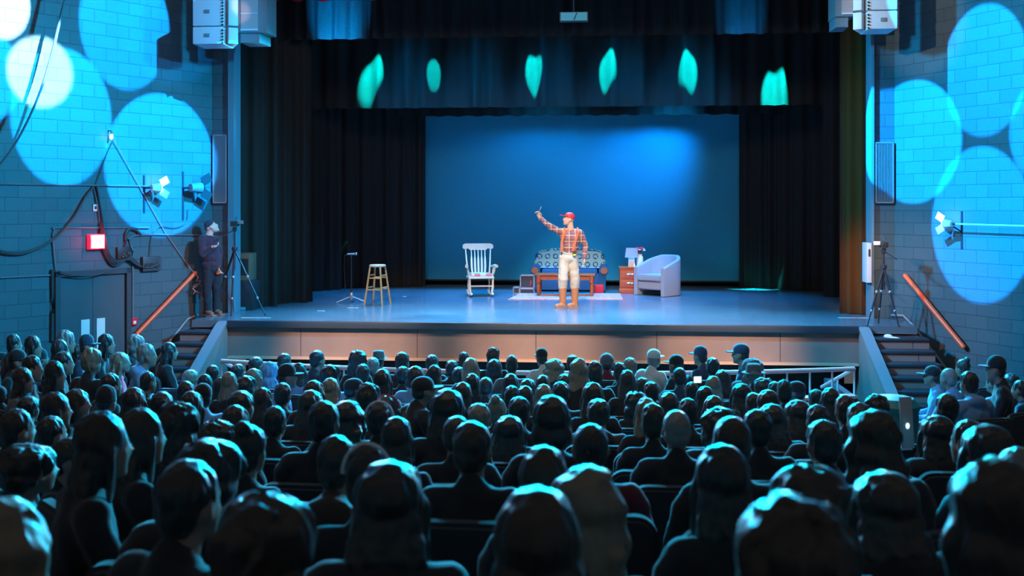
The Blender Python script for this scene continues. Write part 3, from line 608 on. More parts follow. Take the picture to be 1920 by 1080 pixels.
# vents on the proscenium returns
def vent(x0, x1, y0, y1, label):
    a, b_ = at_y(x0, y0, YP), at_y(x1, y1, YP); cx, cz = (a.x + b_.x) / 2, (a.z + b_.z) / 2; w_, h_ = b_.x - a.x, a.z - b_.z
    r = empty('wall_vent', (cx, YP, cz), 0, label, 'vent', 'slatted vents beside the stage opening')
    MB().box((0, -.012, 0), (w_, .02, h_)).build('backing', 'black_plastic', r)
    f = MB().box((-w_ / 2, -.03, 0), (.02, .06, h_)).box((w_ / 2, -.03, 0), (.02, .06, h_)).box((0, -.03, h_ / 2), (w_, .06, .02)).box((0, -.03, -h_ / 2), (w_, .06, .02)); f.build('frame', 'steel', r)
    s = MB(); n = 11
    for i in range(n): s.box((-w_ / 2 + (i + 1) * w_ / (n + 1), -.035, 0), (.008, .03, h_))
    s.build('slats', 'steel', r)
vent(402, 426, 254, 380, 'tall slatted vent above the man standing by the tripod')
vent(1641, 1673, 268, 380, 'tall slatted vent above the unattended camera tripod')
# electrical panel on the jamb
a, b_ = at_y(1624, 455, YP - .1), at_y(1633, 530, YP - .1)
pe = empty('control_panel', ((a.x + b_.x) / 2, YP + .0, b_.z), 0, 'narrow grey control panel fixed to the stage opening edge', 'panel')
MB().box((0, 0, (a.z - b_.z) / 2), (b_.x - a.x, .3, a.z - b_.z), bev=.008).build('housing', 'rail_paint', pe); MB().box((0, -.155, (a.z - b_.z) * .75), (.03, .01, .12)).build('switch', 'black_plastic', pe)
# hanging speaker arrays
def speakers(side):
    L = side == 'L'; Y = -.45
    r = None
    edges = (361, 432) if L else (1614, 1683)
    zb = at_y(400, 83 if L else 72, Y).z; a, b_ = at_y(edges[0], 50, Y), at_y(edges[1], 50, Y); w_ = b_.x - a.x; cx = (a.x + b_.x) / 2
    for k in range(3):
        h_ = .29 if k == 0 else .47; z0 = zb + (0 if k == 0 else .29 + (k - 1) * .47)
        r = empty('array_speaker', (cx, Y + .25, z0), 0, 'pale curved cabinet, %s in the hanging speaker stack above the %s' % (('lowest', 'middle', 'uppermost')[k], 'man in the knit cap' if L else 'unattended tripod'), 'speaker', 'pale hanging speaker cabinets')
        s_ = 1 if L else -1
        MB().box((-s_ * w_ * .1, 0, h_ / 2), (w_ * .8, .5, h_ - .012), bev=.02).build('cabinet', 'speaker_white', r)
        MB().box((s_ * w_ * .36, .02, h_ / 2), (w_ * .24, .46, h_ - .03), rz=s_ * .5, bev=.01).build('horn', 'speaker_white', r)
        MB().box((-s_ * w_ * .12, -.255, h_ * .5), (.09, .012, .06), bev=.004).build('badge', 'speaker_grey', r)
        bl = MB(); nn = int(h_ / .05)
        for i in range(nn): bl.box((s_ * w_ * .30, -.262, .02 + i * .05), (.022, .02, .025))
        bl.build('rigging_holes', 'black_plastic', r)
    e2 = (434, 489) if L else (1576, 1612); Y += .25
    zb = at_y(400, 74 if L else 60, Y).z; a, b_ = at_y(e2[0], 50, Y), at_y(e2[1], 50, Y); w_ = b_.x - a.x; cx = (a.x + b_.x) / 2
    r = empty('full_range_speaker', (cx, Y + .3, zb), 0, 'dark hanging speaker with a brownish grille, above the %s' % ('man in the knit cap' if L else 'unattended tripod'), 'speaker', 'dark hanging speakers')
    MB().prism([(-w_ / 2, 0), (w_ / 2, 0), (w_ * .5, .5), (-w_ * .5, .5)], 'z', .16, 1.5).build('cabinet', 'speaker_grey', r, smooth=False)
    MB().prism([(-w_ * .45, .05), (w_ * .2, .05), (w_ * .3, .5), (-w_ * .45, .5)], 'z', 0, .16).build('lower_wedge', 'speaker_grey', r, smooth=False)
    gx = -.1 if L else .1
    MB().box((gx * w_, -.008, .78), (w_ * .58, .02, 1.16)).build('grille', 'speaker_grille', r, smooth=False)
    for z_, t_ in ((.2, .03), (.47, .012), (.72, .02)): MB().box((gx * w_, -.022, z_), (w_ * .6, .012, t_)).build('trim_bar', 'speaker_white', r, smooth=False)
speakers('L'); speakers('R')
# projector hanging high over the stage
P = at_y(1076, 31, 1.2); pj = empty('hanging_monitor', P, 0, 'small dim blue screen hanging high over the centre of the stage', 'screen')
a, b_ = at_y(1052, 24, 1.2), at_y(1101, 38, 1.2)
MB().box((0, .06, 0), (b_.x - a.x + .04, .1, a.z - b_.z + .03)).build('housing', 'black_plastic', pj); MB().box((0, 0, 0), (b_.x - a.x, .02, a.z - b_.z)).build('screen', 'lcd_dim', pj)
MB().bar((.05, -.014, .06), (-.0, -.014, -.06), .01).build('clamp', 'black_plastic', pj); MB().bar((0, .06, 0), (0, .06, 1.5), .012).build('hanger', 'black_plastic', pj)
# ------------------------------------------------------------------ stage furniture
def floor_pt(x, y): p = at_z(x, y); p.z = 0; return p
def px(P): return (P - CAM).dot(FW) / F_PX        # metres per photo pixel at P
# microphone stand
P = floor_pt(659, 567); k = px(P); r = empty('microphone_stand', P, .2, 'thin black microphone stand with a folding tripod base and a microphone', 'microphone stand')
h = 92 * k
MB().bar((0, 0, .1), (0, 0, h * .97), .011).build('pole', 'dark_metal', r)
MB().lathe([(.03, .05), (.035, .06), (.035, .16), (.02, .19)]).build('hub', 'steel', r)
for a in (200, -20, 80): MB().tube([(0, 0, .12), (.30 * math.cos(R(a)), .30 * math.sin(R(a)), .012)], .011).build('leg', 'steel', r)
MB().box((0, 0, h * .96), (.03, .03, .05)).build('clip', 'black_plastic', r)
mc = MB().bar((-.08, 0, h * .985), (.06, 0, h * .99), .014, .02).build('microphone', 'steel', r)
MB().ell((.085, 0, h * .99), (.033, .028, .03)).build('mesh_head', 'chrome', mc)
MB().tube([(-.08, 0, h * .985), (-.13, 0, h * .95), (-.14, .01, h * .7), (-.12, .02, h * .3), (-.05, .03, .1), (-.2, .1, .01)], .005).build('cord', 'cable', r)
# stool
P = floor_pt(708, 571); k = px(P); r = empty('wooden_stool', P, R(-14), 'tall round-topped wooden stool with pale legs', 'stool')
H = 75 * k; rt = 15.5 * k
MB().lathe([(rt * .9, H - .045), (rt, H - .035), (rt, H - .012), (rt * .92, H)], n=28).build('seat', 'stool_seat', r)
ft = [(s1 * .185, s2 * .185) for s1 in (-1, 1) for s2 in (-1, 1)]
lp = lambda f, z: Vector((f[0] * (1 - .45 * z / H), f[1] * (1 - .45 * z / H), z))
for f in ft: MB().bar(lp(f, 0), lp(f, H - .04), .019, .017, 10).build('leg', 'stool_wood', r)
for a, b_, z in ((0, 2, .29), (1, 3, .29), (0, 1, .33), (2, 3, .33), (0, 2, .51), (1, 3, .51), (0, 1, .56), (2, 3, .56)):
    MB().bar(lp(ft[a], z), lp(ft[b_], z), .014).build('rung', 'stool_wood', r)
# rocking chair
P = floor_pt(900, 555); k = px(P); r = empty('rocking_chair', P, R(14), 'cream white wooden rocking chair with a patchwork seat cushion', 'rocking chair')
W = .27
for s_ in (-1, 1):
    MB().tube([(s_ * .22, -.36 + .72 * t, .03 + .22 * (t - .45) ** 2) for t in [i / 12 for i in range(13)]], .022, 6).build('rocker', 'cream_paint', r)
    MB().tube([(s_ * .22, -.22, .05), (s_ * .24, -.21, .2), (s_ * .24, -.2, .38)], [.02, .027, .022], 8).build('front_leg', 'cream_paint', r)
    MB().tube([(s_ * .21, .2, .05), (s_ * .22, .17, .2), (s_ * .22, .16, .38)], [.018, .024, .02], 8).build('rear_leg', 'cream_paint', r)
    MB().tube([(s_ * .23, -.16, .4), (s_ * .27, -.18, .52), (s_ * .29, -.2, .62)], [.016, .022, .016], 8).build('arm_post', 'cream_paint', r)
    MB().tube([(s_ * .25, -.02, .4), (s_ * .28, -.03, .62)], .011, 8).build('arm_spindle', 'cream_paint', r)
    MB().tube([(s_ * .31, -.27, .635), (s_ * .30, -.12, .645), (s_ * .28, .05, .63), (s_ * .25, .2, .6)], [.036, .026, .022, .02], 8).build('armrest', 'cream_paint', r)
    MB().tube([(s_ * .22, .18, .4), (s_ * .245, .24, .66), (s_ * .265, .32, .96)], [.02, .017, .014], 8).build('back_post', 'cream_paint', r)
MB().box((0, -.01, .395), (.54, .46, .045), bev=.018).build('seat', 'cream_paint', r)
MB().bar((-.23, -.21, .22), (.23, -.21, .22), .014).bar((-.21, .17, .2), (.21, .17, .2), .012).build('stretcher', 'cream_paint', r)
MB().prism([(-.30, .97), (-.33, 1.0), (-.32, 1.06), (-.27, 1.085), (.27, 1.085), (.32, 1.06), (.33, 1.0), (.30, .97), (.25, .97), (.215, .985), (.17, .95), (-.17, .95), (-.215, .985), (-.25, .97)], 'y', .315, .345).build('crest_rail', 'cream_paint', r)
for i in range(5):
    x = (i - 2) * .072
    MB().tube([(x * .9, .2, .42), (x, .235, .6), (x, .27, .76), (x, .285, .83), (x * 1.02, .31, .96)], [.022, .024, .022, .012, .011], 8).build('back_spindle', 'cream_paint', r)
cu = MB().box((0, -.01, .45), (.44, .40, .07), bev=.03).build('seat_cushion', 'patchwork', r)
# rug
p = [floor_pt(953, 562), floor_pt(1168, 562), floor_pt(1163, 551), floor_pt(975, 551)]
c = sum(p, Vector()) / 4
b = MB(); vs = [b.b.verts.new(q - c) for q in p]; f = b.b.faces.new(vs); rr = bmesh.ops.extrude_face_region(b.b, geom=[f]); bmesh.ops.translate(b.b, verts=[e for e in rr['geom'] if isinstance(e, bmesh.types.BMVert)], vec=(0, 0, .012)); bmesh.ops.recalc_face_normals(b.b, faces=b.b.faces)
tag(b.build('patterned_rug', 'rug_pattern', loc=c, smooth=False), 'thin pink and cream patterned rug under the coffee table', 'rug')
# sofa
P = floor_pt(1068, 546); P.y += .12; k = px(P)
r = empty('sofa', P, 0, 'navy blue loveseat with rolled arms under a crocheted throw', 'sofa')
wS = 144 * k; D_ = .8
MB().box((0, .1, .21), (wS * .80, D_ * .85, .36), bev=.03).build('base', 'navy_cloth', r)
MB().box((0, -.02, .42), (wS * .72, D_ * .6, .14), bev=.05).build('seat_cushion', 'navy_cloth', r)
bk = [(-wS * .44, .3), (-wS * .46, .78), (-wS * .40, .85), (-wS * .15, .90), (wS * .15, .92), (wS * .38, .87), (wS * .45, .78), (wS * .44, .3)]
MB().prism(bk, 'y', .3, .5).build('backrest', 'navy_cloth', r)
for s_ in (-1, 1):
    x = s_ * wS * .42
    MB().box((x, .08, .22), (.16, D_ * .9, .42), bev=.03).build('arm_panel', 'navy_cloth', r)
    MB().tube([(x + s_ * .04, -.3, .47), (x + s_ * .04, .45, .47)], .115, 16).build('rolled_arm', 'navy_cloth', r)
    MB().tube([(x + s_ * .04, -.31, .47), (x + s_ * .04, -.33, .47)], .075, 16).build('arm_scroll', 'cherry_wood', r)
tb = MB()
def tf(u, v):
    x = (-.47 + .94 * u) * wS; e = abs(2 * u - 1)
    top = .93 - .10 * e ** 2.2 + .008 * math.sin(u * 31)
    path = [(.53, top - .45), (.51, top - .02), (.40, top + .015), (.285, top - .03), (.262, top - .25), (.24, .53 + .0 * e), (.1, .515), (-.06, .51)]
    i = v * (len(path) - 1); j = min(int(i), len(path) - 2); f = i - j
    y = path[j][0] * (1 - f) + path[j + 1][0] * f; z = path[j][1] * (1 - f) + path[j + 1][1] * f
    if e > .87: z -= (e - .87) * 1.6; y += 0
    return (x, y + .006 * math.sin(u * 40), z)
tb.grid(tf, 48, 28); bmesh.ops.solidify(tb.b, geom=tb.b.faces[:], thickness=.012)
th = tb.build('crocheted_throw', 'crochet', loc=P); tag(th, 'pale teal crocheted throw with dark rings spread over the loveseat', 'throw')
# coffee table
P = floor_pt(1060, 556); k = px(P); P.y += .18; wT = 112 * k; hT = 42 * k
r = empty('coffee_table', P, R(-2), 'reddish wooden coffee table with turned legs on the patterned rug', 'table')
P.z = .012; r.location = P; hT -= .012
MB().box((0, 0, hT - .015), (wT, .5, .03), bev=.008).build('tabletop', 'cherry_wood', r)
MB().box((0, -.2, hT - .075), (wT * .88, .02, .09)).box((0, .2, hT - .075), (wT * .88, .02, .09)).box((-wT * .44, 0, hT - .075), (.02, .4, .09)).box((wT * .44, 0, hT - .075), (.02, .4, .09)).build('apron', 'cherry_wood', r)
for sx in (-1, 1):
    for sy in (-1, 1):
        MB().lathe([(.022, 0), (.03, .03), (.034, .1), (.042, .2), (.03, .235), (.044, .25), (.03, .265), (.046, .28), (.046, hT - .03)], (sx * wT * .445, sy * .2, 0), 14).build('leg', 'cherry_wood', r)
# road cases beside the sofa
gk = 'black cases with metal edges beside the sofa'
def case(x, y, w_, h_, d_, z, lab, dy=0):
    P = floor_pt(x, y); k = px(P); P.y += dy; P.z = z; W_, H_ = w_ * k, h_ * k
    r = empty('road_case', P, 0, lab, 'case', gk)
    MB().box((0, 0, H_ / 2), (W_ - .02, d_ - .02, H_ - .02)).build('shell', 'black_paint', r, smooth=False)
    t = MB()
    for a in (-1, 1):
        for c in (-1, 1):
            t.box((a * (W_ / 2 - .006), c * (d_ / 2 - .006), H_ / 2), (.02, .02, H_)); t.box((a * (W_ / 2 - .006), 0, H_ / 2 + c * (H_ / 2 - .006)), (.02, d_, .02)); t.box((0, a * (d_ / 2 - .006), H_ / 2 + c * (H_ / 2 - .006)), (W_, .02, .02))
    t.build('edge_trim', 'case_trim', r, smooth=False)
    return r, W_, H_, d_
case(969, 550, 12, 12, .25, 0, 'small black case on the floor at the far end of the sofa')
case(989, 550, 27, 10, .3, 0, 'low black case under the larger one beside the sofa')
r, W_, H_, d_ = case(989, 550, 26, 24, .26, 10.5 * px(floor_pt(989, 550)), 'large black case with a red tag stacked beside the sofa')
MB().box((W_ * .25, -d_ / 2 - .001, H_ * .4), (.02, .004, H_ * .4), ry=.2).build('tag', 'alarm_red', r)
P = floor_pt(1121, 549); tag(MB().box((0, 0, .09), (.24, .12, .18), bev=.008).build('red_box', 'alarm_red', loc=P), 'small red box on the rug behind the standing performer', 'box')
# dresser, lamp, vase
P = floor_pt(1182, 551); k = px(P); P.y += .26; wD, hD, dD = 42 * k, 50 * k, .36
r = empty('bedside_dresser', P, 0, 'reddish two-drawer bedside dresser carrying a lamp and a vase', 'dresser')
MB().box((0, 0, hD / 2 + .03), (wD - .03, dD, hD - .09), bev=.004).build('body', 'dresser_wood', r, smooth=False)
MB().box((0, -.01, .05), (wD, dD + .03, .1), bev=.01).build('plinth', 'dresser_wood', r)
MB().box((0, -.01, hD - .012), (wD, dD + .03, .025), bev=.006).build('top', 'dresser_wood', r)
for z in (.21, .38 + .02):
    d = MB().box((0, -dD / 2 - .008, z), (wD - .08, .02, .15), bev=.005).build('drawer', 'dresser_wood', r)
    MB().ell((-.03, -dD / 2 - .022, z + .01), (.05, .006, .018)).ell((.04, -dD / 2 - .022, z + .01), (.035, .006, .014)).tube([(-.03, -dD / 2 - .02, z + .01), (0, -dD / 2 - .04, z - .01), (.03, -dD / 2 - .02, z + .01)], .006).build('handle', 'chrome', d)
def top_pt(x): q = at_y(x, 500, P.y - .05); q.z = hD; return q
q = top_pt(1184); r = empty('table_lamp', q, 0, 'small table lamp with a pale square tapered shade on the dresser', 'lamp'); k = px(q)
MB().box((0, 0, 9 * k), (12 * k, 10 * k, 16 * k), bev=.006).box((0, 0, .01), (13 * k, 11 * k, .02)).build('base', 'lamp_shade', r)
a, b_, z0, z1 = 12.3 * k, 10 * k, 17.5 * k, 35 * k
sh = MB(); V0 = [sh.b.verts.new((x * a, y * a, z0)) for x, y in ((-1, -1), (1, -1), (1, 1), (-1, 1))]; V1 = [sh.b.verts.new((x * b_, y * b_, z1)) for x, y in ((-1, -1), (1, -1), (1, 1), (-1, 1))]
for i in range(4): sh.b.faces.new((V0[i], V0[(i + 1) % 4], V1[(i + 1) % 4], V1[i]))
bmesh.ops.solidify(sh.b, geom=sh.b.faces[:], thickness=.006); sh.build('shade', 'lamp_shade', r, smooth=False); MB().bar((0, 0, 16 * k), (0, 0, 32 * k), .01).build('stem', 'chrome', r)
q = top_pt(1189); q.y -= .1; tag(MB().lathe([(.018, 0), (.02, .05), (.012, .07), (.012, .09)], n=12).build('small_bottle', 'ceramic', loc=q), 'tiny white bottle on the dresser in front of the lamp', 'bottle')
q = top_pt(1200); q.y += .06; k = px(q); vs = empty('flower_vase', q, 0, 'white ceramic vase on the dresser beside the grey armchair', 'vase')
MB().lathe([(.05, 0), (.07, .02), (.075, .12), (.07, .2), (.045, .24), (.05, .265), (.045, .27)], n=20).build('vase_body', 'ceramic', vs)
bq = empty('bouquet', q + Vector((0, 0, .26)), 0, 'bunch of red, pink and white flowers standing in the white vase', 'flowers')
rnd = random.Random(3)
for i in range(11):
    a = rnd.random() * 6.28; rr_ = rnd.uniform(.0, .09); c = Vector((rr_ * math.cos(a) + .01, rr_ * math.sin(a), rnd.uniform(.06, .15)))
    m_ = ('petal_red', 'petal_red', 'petal_pink', 'petal_white')[i % 4]
    if c.x > .05: m_ = 'petal_white'
    fl = MB()
    for j in range(6): t = j * 1.047; fl.ell(c + Vector((.022 * math.cos(t), .022 * math.sin(t), .004)), (.02, .02, .014), u=8, v=6)
    fl.ell(c + Vector((0, 0, .01)), (.016, .016, .016), u=8, v=6); fo = fl.build('blossom', m_, bq); MB().bar((0, 0, -.05), c, .004, n=5).build('stem', 'leaf_green', fo)
# barrel armchair
P = floor_pt(1240, 556); P.y += .40; P.x += .03; k = px(P); r = empty('armchair', P, R(-42), 'grey upholstered barrel armchair with a curved back sweeping into the arms', 'armchair')
# local: front towards -Y
wA = .40; wall_t = .09
def shell(inner):
    def f(u, v):
        t = u * 2 - 1                      # -1..1 around the U
        L_ = abs(t)
        ro = wA + 0.0 - (wall_t if inner else 0); 
        if L_ < .55: a = t / .55 * math.pi / 2; x, y = ro * math.sin(a), ro * math.cos(a) * 1.0
        else: x = math.copysign(ro, t); y = -(L_ - .55) / .45 * .42
        hgt = .84 - .24 * (max(0, L_ - .22) / .78) ** 1.0
        return x, y, hgt
    return f
b = MB(); fo, fi = shell(False), shell(True); n = 44; rings = []
for i in range(n + 1):
    u = i / n; xo, yo, h_ = fo(u, 0); xi, yi, _ = fi(u, 0); mx, my = (xo + xi) / 2, (yo + yi) / 2
    prof = [(xo, yo, 0.01), (xo, yo, h_ - .035), (xo * .7 + mx * .3, yo * .7 + my * .3, h_ - .008), (mx, my, h_), (xi * .7 + mx * .3, yi * .7 + my * .3, h_ - .008), (xi, yi, h_ - .035), (xi, yi, .01)]
    rings.append([b.b.verts.new(p) for p in prof])
for A, B in zip(rings, rings[1:]):
    for j in range(7): b.b.faces.new((A[j], A[(j + 1) % 7], B[(j + 1) % 7], B[j]))
b.b.faces.new(rings[0]); b.b.faces.new(rings[-1][::-1]); bmesh.ops.recalc_face_normals(b.b, faces=b.b.faces)
b.build('curved_back', 'grey_upholstery', r, ang=50)
def ucush(z0, z1, fr, rr2):
    pts = [(-rr2, fr), (rr2, fr), (rr2, 0)] + [(rr2 * math.cos(a), rr2 * math.sin(a)) for a in [math.pi * i / 12 for i in range(1, 12)]] + [(-rr2, 0)]
    m_ = MB().prism(pts, 'z', z0, z1); bmesh.ops.bevel(m_.b, geom=[e for e in m_.b.edges], offset=.02, segments=2, affect='EDGES'); return m_
ucush(.13, .31, -.40, wA - wall_t - .002).build('seat_base', 'grey_upholstery', r); ucush(.312, .44, -.43, wA - wall_t - .006).build('seat_cushion', 'grey_upholstery', r)
# ------------------------------------------------------------------ tripods with cameras
def tripod(P, hgt, feet, lab, camlab, flip=1, extra=None):
    r = empty('tripod', P, 0, lab, 'tripod', 'camera tripods at the edges of the stage')
    hz = hgt * .72
    MB().bar((0, 0, hz - .35), (0, 0, hgt - .12), .014).build('center_column', 'dark_metal', r)
    MB().lathe([(.035, hz - .03), (.05, hz - .02), (.05, hz + .03), (.03, hz + .05)], n=12).build('shoulder', 'black_plastic', r)
    for fx, fy, fz in feet:
        q = Vector((fx, fy, fz)); t = Vector((0, 0, hz)); m1 = t.lerp(q, .42); m2 = t.lerp(q, .74)
        l_ = MB().bar(t, m1, .019).bar(m1, m2, .015).bar(m2, q, .011).build('leg', 'dark_metal', r)
        MB().ell(m1, (.026, .026, .03)).ell(m2, (.022, .022, .026)).build('leg_lock', 'steel', l_); MB().ell(q + Vector((0, 0, .012)), (.018, .018, .014)).build('foot', 'black_plastic', l_)
    MB().box((0, 0, hgt - .1), (.06, .06, .08), bev=.01).build('tripod_head', 'black_plastic', r); MB().bar((0, 0, hgt - .1), (-.12 * flip, -.25, hgt - .22), .009).build('pan_handle', 'dark_metal', r)
    c = empty('video_camera', P + Vector((0, 0, hgt - .055)), 0, camlab, 'camera', 'video cameras on tripods')
    MB().box((0, 0, .05), (.1, .17, .09), bev=.012).build('camera_body', 'black_plastic', c); MB().bar((0, .08, .05), (0, .17, .05), .032, .036, 14).build('lens', 'black_plastic', c)
    MB().box((flip * .11, -.02, .075), (.1, .02, .06), bev=.004).build('flip_screen', 'white_paint' if flip < 0 else 'steel', c); MB().bar((0, .02, .1), (.02, .04, .17), .006).build('antenna', 'dark_metal', c)
P = at_y(440, 590, .75); P.z = 0; k = px(P)
tripod(P, 172 * k, [(-.02, -.12, 0), (.52, .06, 0), (-.5, .3, 0)], 'tall camera tripod standing beside the man in the knit cap', 'small video camera on the tripod beside the man in the knit cap', 1)
P = floor_pt(1657, 597); P.y = -.0; P = at_y(1657, 597, .1); P.z = 0; k = px(P)
tripod(P, 152 * k, [(-.28, -.1, 0), (.0, .3, 0), (.2, -.1, 0)], 'unattended camera tripod standing at the top of the steps', 'video camera with a pale flip screen on the unattended tripod', -1)
# amplifier boxes, cables, shoe shapes at stage left
P = at_z(452, 577); P.z = 0; P.y = 1.75; P.x = at_y(456, 500, 1.75).x
bz = (0, at_y(450, 525, 1.75).z)
a1 = tag(MB().box((0, 0, bz[1] / 2), (.5, .42, bz[1]), bev=.015).build('equipment_crate', 'black_paint', loc=P), 'black equipment crate behind the legs of the attended tripod', 'crate')
am = empty('amplifier', P + Vector((-.02, 0, bz[1])), 0, 'brown amplifier box on the crate behind the attended tripod', 'amplifier'); hh = at_y(450, 474, 1.75).z - bz[1]
MB().box((0, 0, hh / 2), (.42, .36, hh), bev=.02).build('cabinet', 'amp_brown', am); MB().box((0, -.182, hh / 2), (.36, .01, hh * .6)).build('grille', 'black_plastic', am)
P = at_z(452, 582); P.z = 0; sh = empty('folded_pouch', P, .3, 'small teal pouch on the floor by the foot of the attended tripod', 'pouch'); MB().box((0, 0, .03), (.16, .1, .06), bev=.015).build('pouch_body', 'turquoise', sh); MB().box((-.12, -.02, .02), (.08, .06, .04), bev=.01).build('flap', 'pink_paint', sh)
P = at_y(1670, 612, -.12); sl = empty('dropped_slipper', (P.x, -.16, -1.23 / 7), .9, 'pale slipper lying on the first step below the unattended tripod', 'slipper')
MB().ell((0, 0, .02), (.05, .13, .02)).build('sole', 'white_paint', sl); MB().ell((0, .05, .035), (.048, .07, .035)).build('upper', 'white_paint', sl)
# tape marks on the stage
for i, (x, y, ww) in enumerate(((657, 577.5, .10), (666, 577.5, .12), (758, 556, .08), (602, 583, .14), (480, 596, .5), (1600, 596, .5))):
    P = floor_pt(x, y); tag(MB().box((0, 0, .002), (ww, .03, .004)).build('tape_mark', 'white_paint', loc=P + Vector((0, 0, .001))), 'strip of white tape on the stage floor ' + ('under the microphone stand', 'between microphone stand foot and stool', 'between the stool and rocking chair', 'beside the curtain near the microphone stand', 'in front of the attended tripod', 'in front of the brown curtain')[i], 'tape', 'white tape marks on the stage')
# grey laptop and bin among the seats under the far steps
def face_pt(x, y, D): return at_d(x, y, D)
P = at_d(1676, 770, 9.0); q = Vector((P.x, P.y, floor_z(P.y))); hb = P.z + .12 - q.z
bn = empty('rubbish_bin', q, 0, 'round turquoise bin standing at the foot of the far steps', 'bin')
MB().lathe([(.17, 0), (.2, .05), (.21, hb - .1)], n=24).build('bin_body', 'turquoise', bn); MB().lathe([(.22, hb - .1), (.225, hb - .06), (.17, hb), (.02, hb + .02)], n=24).build('lid', 'turquoise', bn)
# ------------------------------------------------------------------ people
HC = Vector((0, .03, 1.15))          # head centre of a seated figure, its feet at z 0, facing +Y
def head_shapes(b, c, face=Vector((0, 1, 0)), sc=1.0, up=Vector((0, 0, 1)), ears=True):
    f = face.normalized(); u = up.normalized(); s = f.cross(u).normalized(); u = s.cross(f)
    m = Matrix(((s.x, f.x, u.x), (s.y, f.y, u.y), (s.z, f.z, u.z))).to_4x4()
    def P(x, y, z): return c + (s * x + f * y + u * z) * sc
    def E(p, r): b.ell(P(*p), tuple(q * sc for q in r), m)
    E((0, -.012, .025), (.073, .094, .09)); E((0, .022, -.03), (.062, .068, .075)); E((0, .04, -.075), (.045, .045, .035))
    E((0, .066, .022), (.05, .02, .014)); E((0, .078, -.028), (.013, .026, .016)); b.bar(P(0, .08, .015), P(0, .1, -.022), .008 * sc, .012 * sc)
    E((0, .074, -.062), (.024, .012, .006)); E((0, .073, -.074), (.02, .012, .006)); E((0, .068, -.098), (.02, .016, .014))
    E((.032, .062, -.02), (.022, .016, .016)); E((-.032, .062, -.02), (.022, .016, .016))
    if ears:
        for q in (-1, 1): E((q * .073, -.005, -.012), (.009, .02, .031))
    return P, m
def hand_shapes(b, w_, d, palm_n, curl=.6, sc=1.0, thumb=1):
    """hand growing from wrist w_ along d; palm faces palm_n; five bent fingers"""
    d = d.normalized(); n = (palm_n - d * palm_n.dot(d)).normalized(); s = d.cross(n).normalized() * thumb
    pc = w_ + d * .045 * sc; b.cap(w_, w_ + d * .02 * sc, .024 * sc, .026 * sc)
    for t in (-.028, -.01, .01, .028): b.cap(w_ + d * .02 * sc + s * t * .8 * sc, w_ + d * .08 * sc + s * t * sc, .015 * sc, .0125 * sc)
    for t, L in ((.03, .07), (.0105, .08), (-.0105, .074), (-.03, .058)):
        p = w_ + d * .085 * sc + s * t * sc; a = 0
        for j, fr in enumerate((.45, .32, .23)):
            a += curl * (.6 if j == 0 else 1); dd = d * math.cos(a) + n * math.sin(a); q = p + dd * L * fr * sc
            b.cap(p, q, (.0092 - .001 * j) * sc, (.0085 - .001 * j) * sc); p = q
    p = w_ + d * .025 * sc + s * .03 * sc
    for dd, L in ((d * .6 + s * .8 + n * .2, .035), (d * .85 + s * .3 + n * .45, .03), (d * .9 + n * .5, .024)):
        dd.normalize(); q = p + dd * L * sc; b.cap(p, q, .011 * sc, .0095 * sc); p = q
def seated_body(female):
    b = MB(); k = .9 if female else 1.0
    head_shapes(b, HC, sc=1.03)
    b.cap((0, .01, 1.08), (0, -.035, .96), .052 * k, .06 * k)
    b.ell((0, -.04, .84), (.17 * k, .1, .16)).ell((0, -.03, .66), (.14 * k, .1, .18)).ell((0, -.01, .54), (.155, .12, .09))
    b.cap((-.15 * k, -.04, .93), (.15 * k, -.04, .93), .06, .06)
    for s_ in (-1, 1):
        e = Vector((s_ * .235 * k, .04, .69)); w_ = Vector((s_ * .12, .27, .64))
        b.cap((s_ * .185 * k, -.04, .91), e, .052, .042); b.cap(e, w_, .04, .028); hand_shapes(b, w_, Vector((-s_ * .5, .8, -.1)), Vector((0, 0, -1)), .35, 1, -s_)
        b.cap((s_ * .09, .02, .54), (s_ * .12, .42, .54), .085, .06); b.cap((s_ * .12, .42, .53), (s_ * .12, .44, .1), .056, .04); b.cap((s_ * .12, .42, .045), (s_ * .13, .6, .04), .042, .036)
    return remesh(b, 'seated_figure', .014, 2)
def seated_top(female, hood=False):
    b = MB(); k = .9 if female else 1.0
    b.ell((0, -.04, .845), (.188 * k, .118, .155)).ell((0, -.03, .66), (.16 * k, .118, .19)).ell((0, -.01, .56), (.172, .135, .08))
    b.cap((-.155 * k, -.04, .945), (.155 * k, -.04, .945), .073, .073); b.cap((0, -.035, 1.015), (0, -.035, .96), .068 * k, .095)
    for s_ in (-1, 1):
        e = Vector((s_ * .235 * k, .04, .69)); w_ = Vector((s_ * .13, .25, .645))
        b.cap((s_ * .185 * k, -.04, .91), e, .066, .056); b.cap(e, w_, .054, .042)
    if hood: b.ell((0, -.09, 1.0), (.11, .07, .06))
    return remesh(b, 'seated_top', .016, 3, lambda c: Vector((noise.noise(c * 14), noise.noise(c * 14 + Vector((9, 0, 0))), noise.noise(c * 14 + Vector((0, 9, 0))))) * .009)
def seated_trousers():
    b = MB().ell((0, 0, .54), (.165, .13, .1))
    for s_ in (-1, 1):
        b.cap((s_ * .09, .02, .545), (s_ * .12, .43, .545), .095, .072); b.cap((s_ * .12, .43, .53), (s_ * .12, .44, .1), .068, .055)
    return remesh(b, 'seated_trousers', .02, 2)
c0 = HC
def hair_noise(k, f): return lambda c: Vector((noise.noise(Vector((c.x * f, c.y * f, c.z * f * .35))), noise.noise(Vector((c.x * f + 7, c.y * f, c.z * f * .35))), .6 * noise.noise(Vector((c.x * f, c.y * f + 5, c.z * f))))) * k
def cutface(b):      # nothing: fringe is shaped by where the shapes sit
    return b
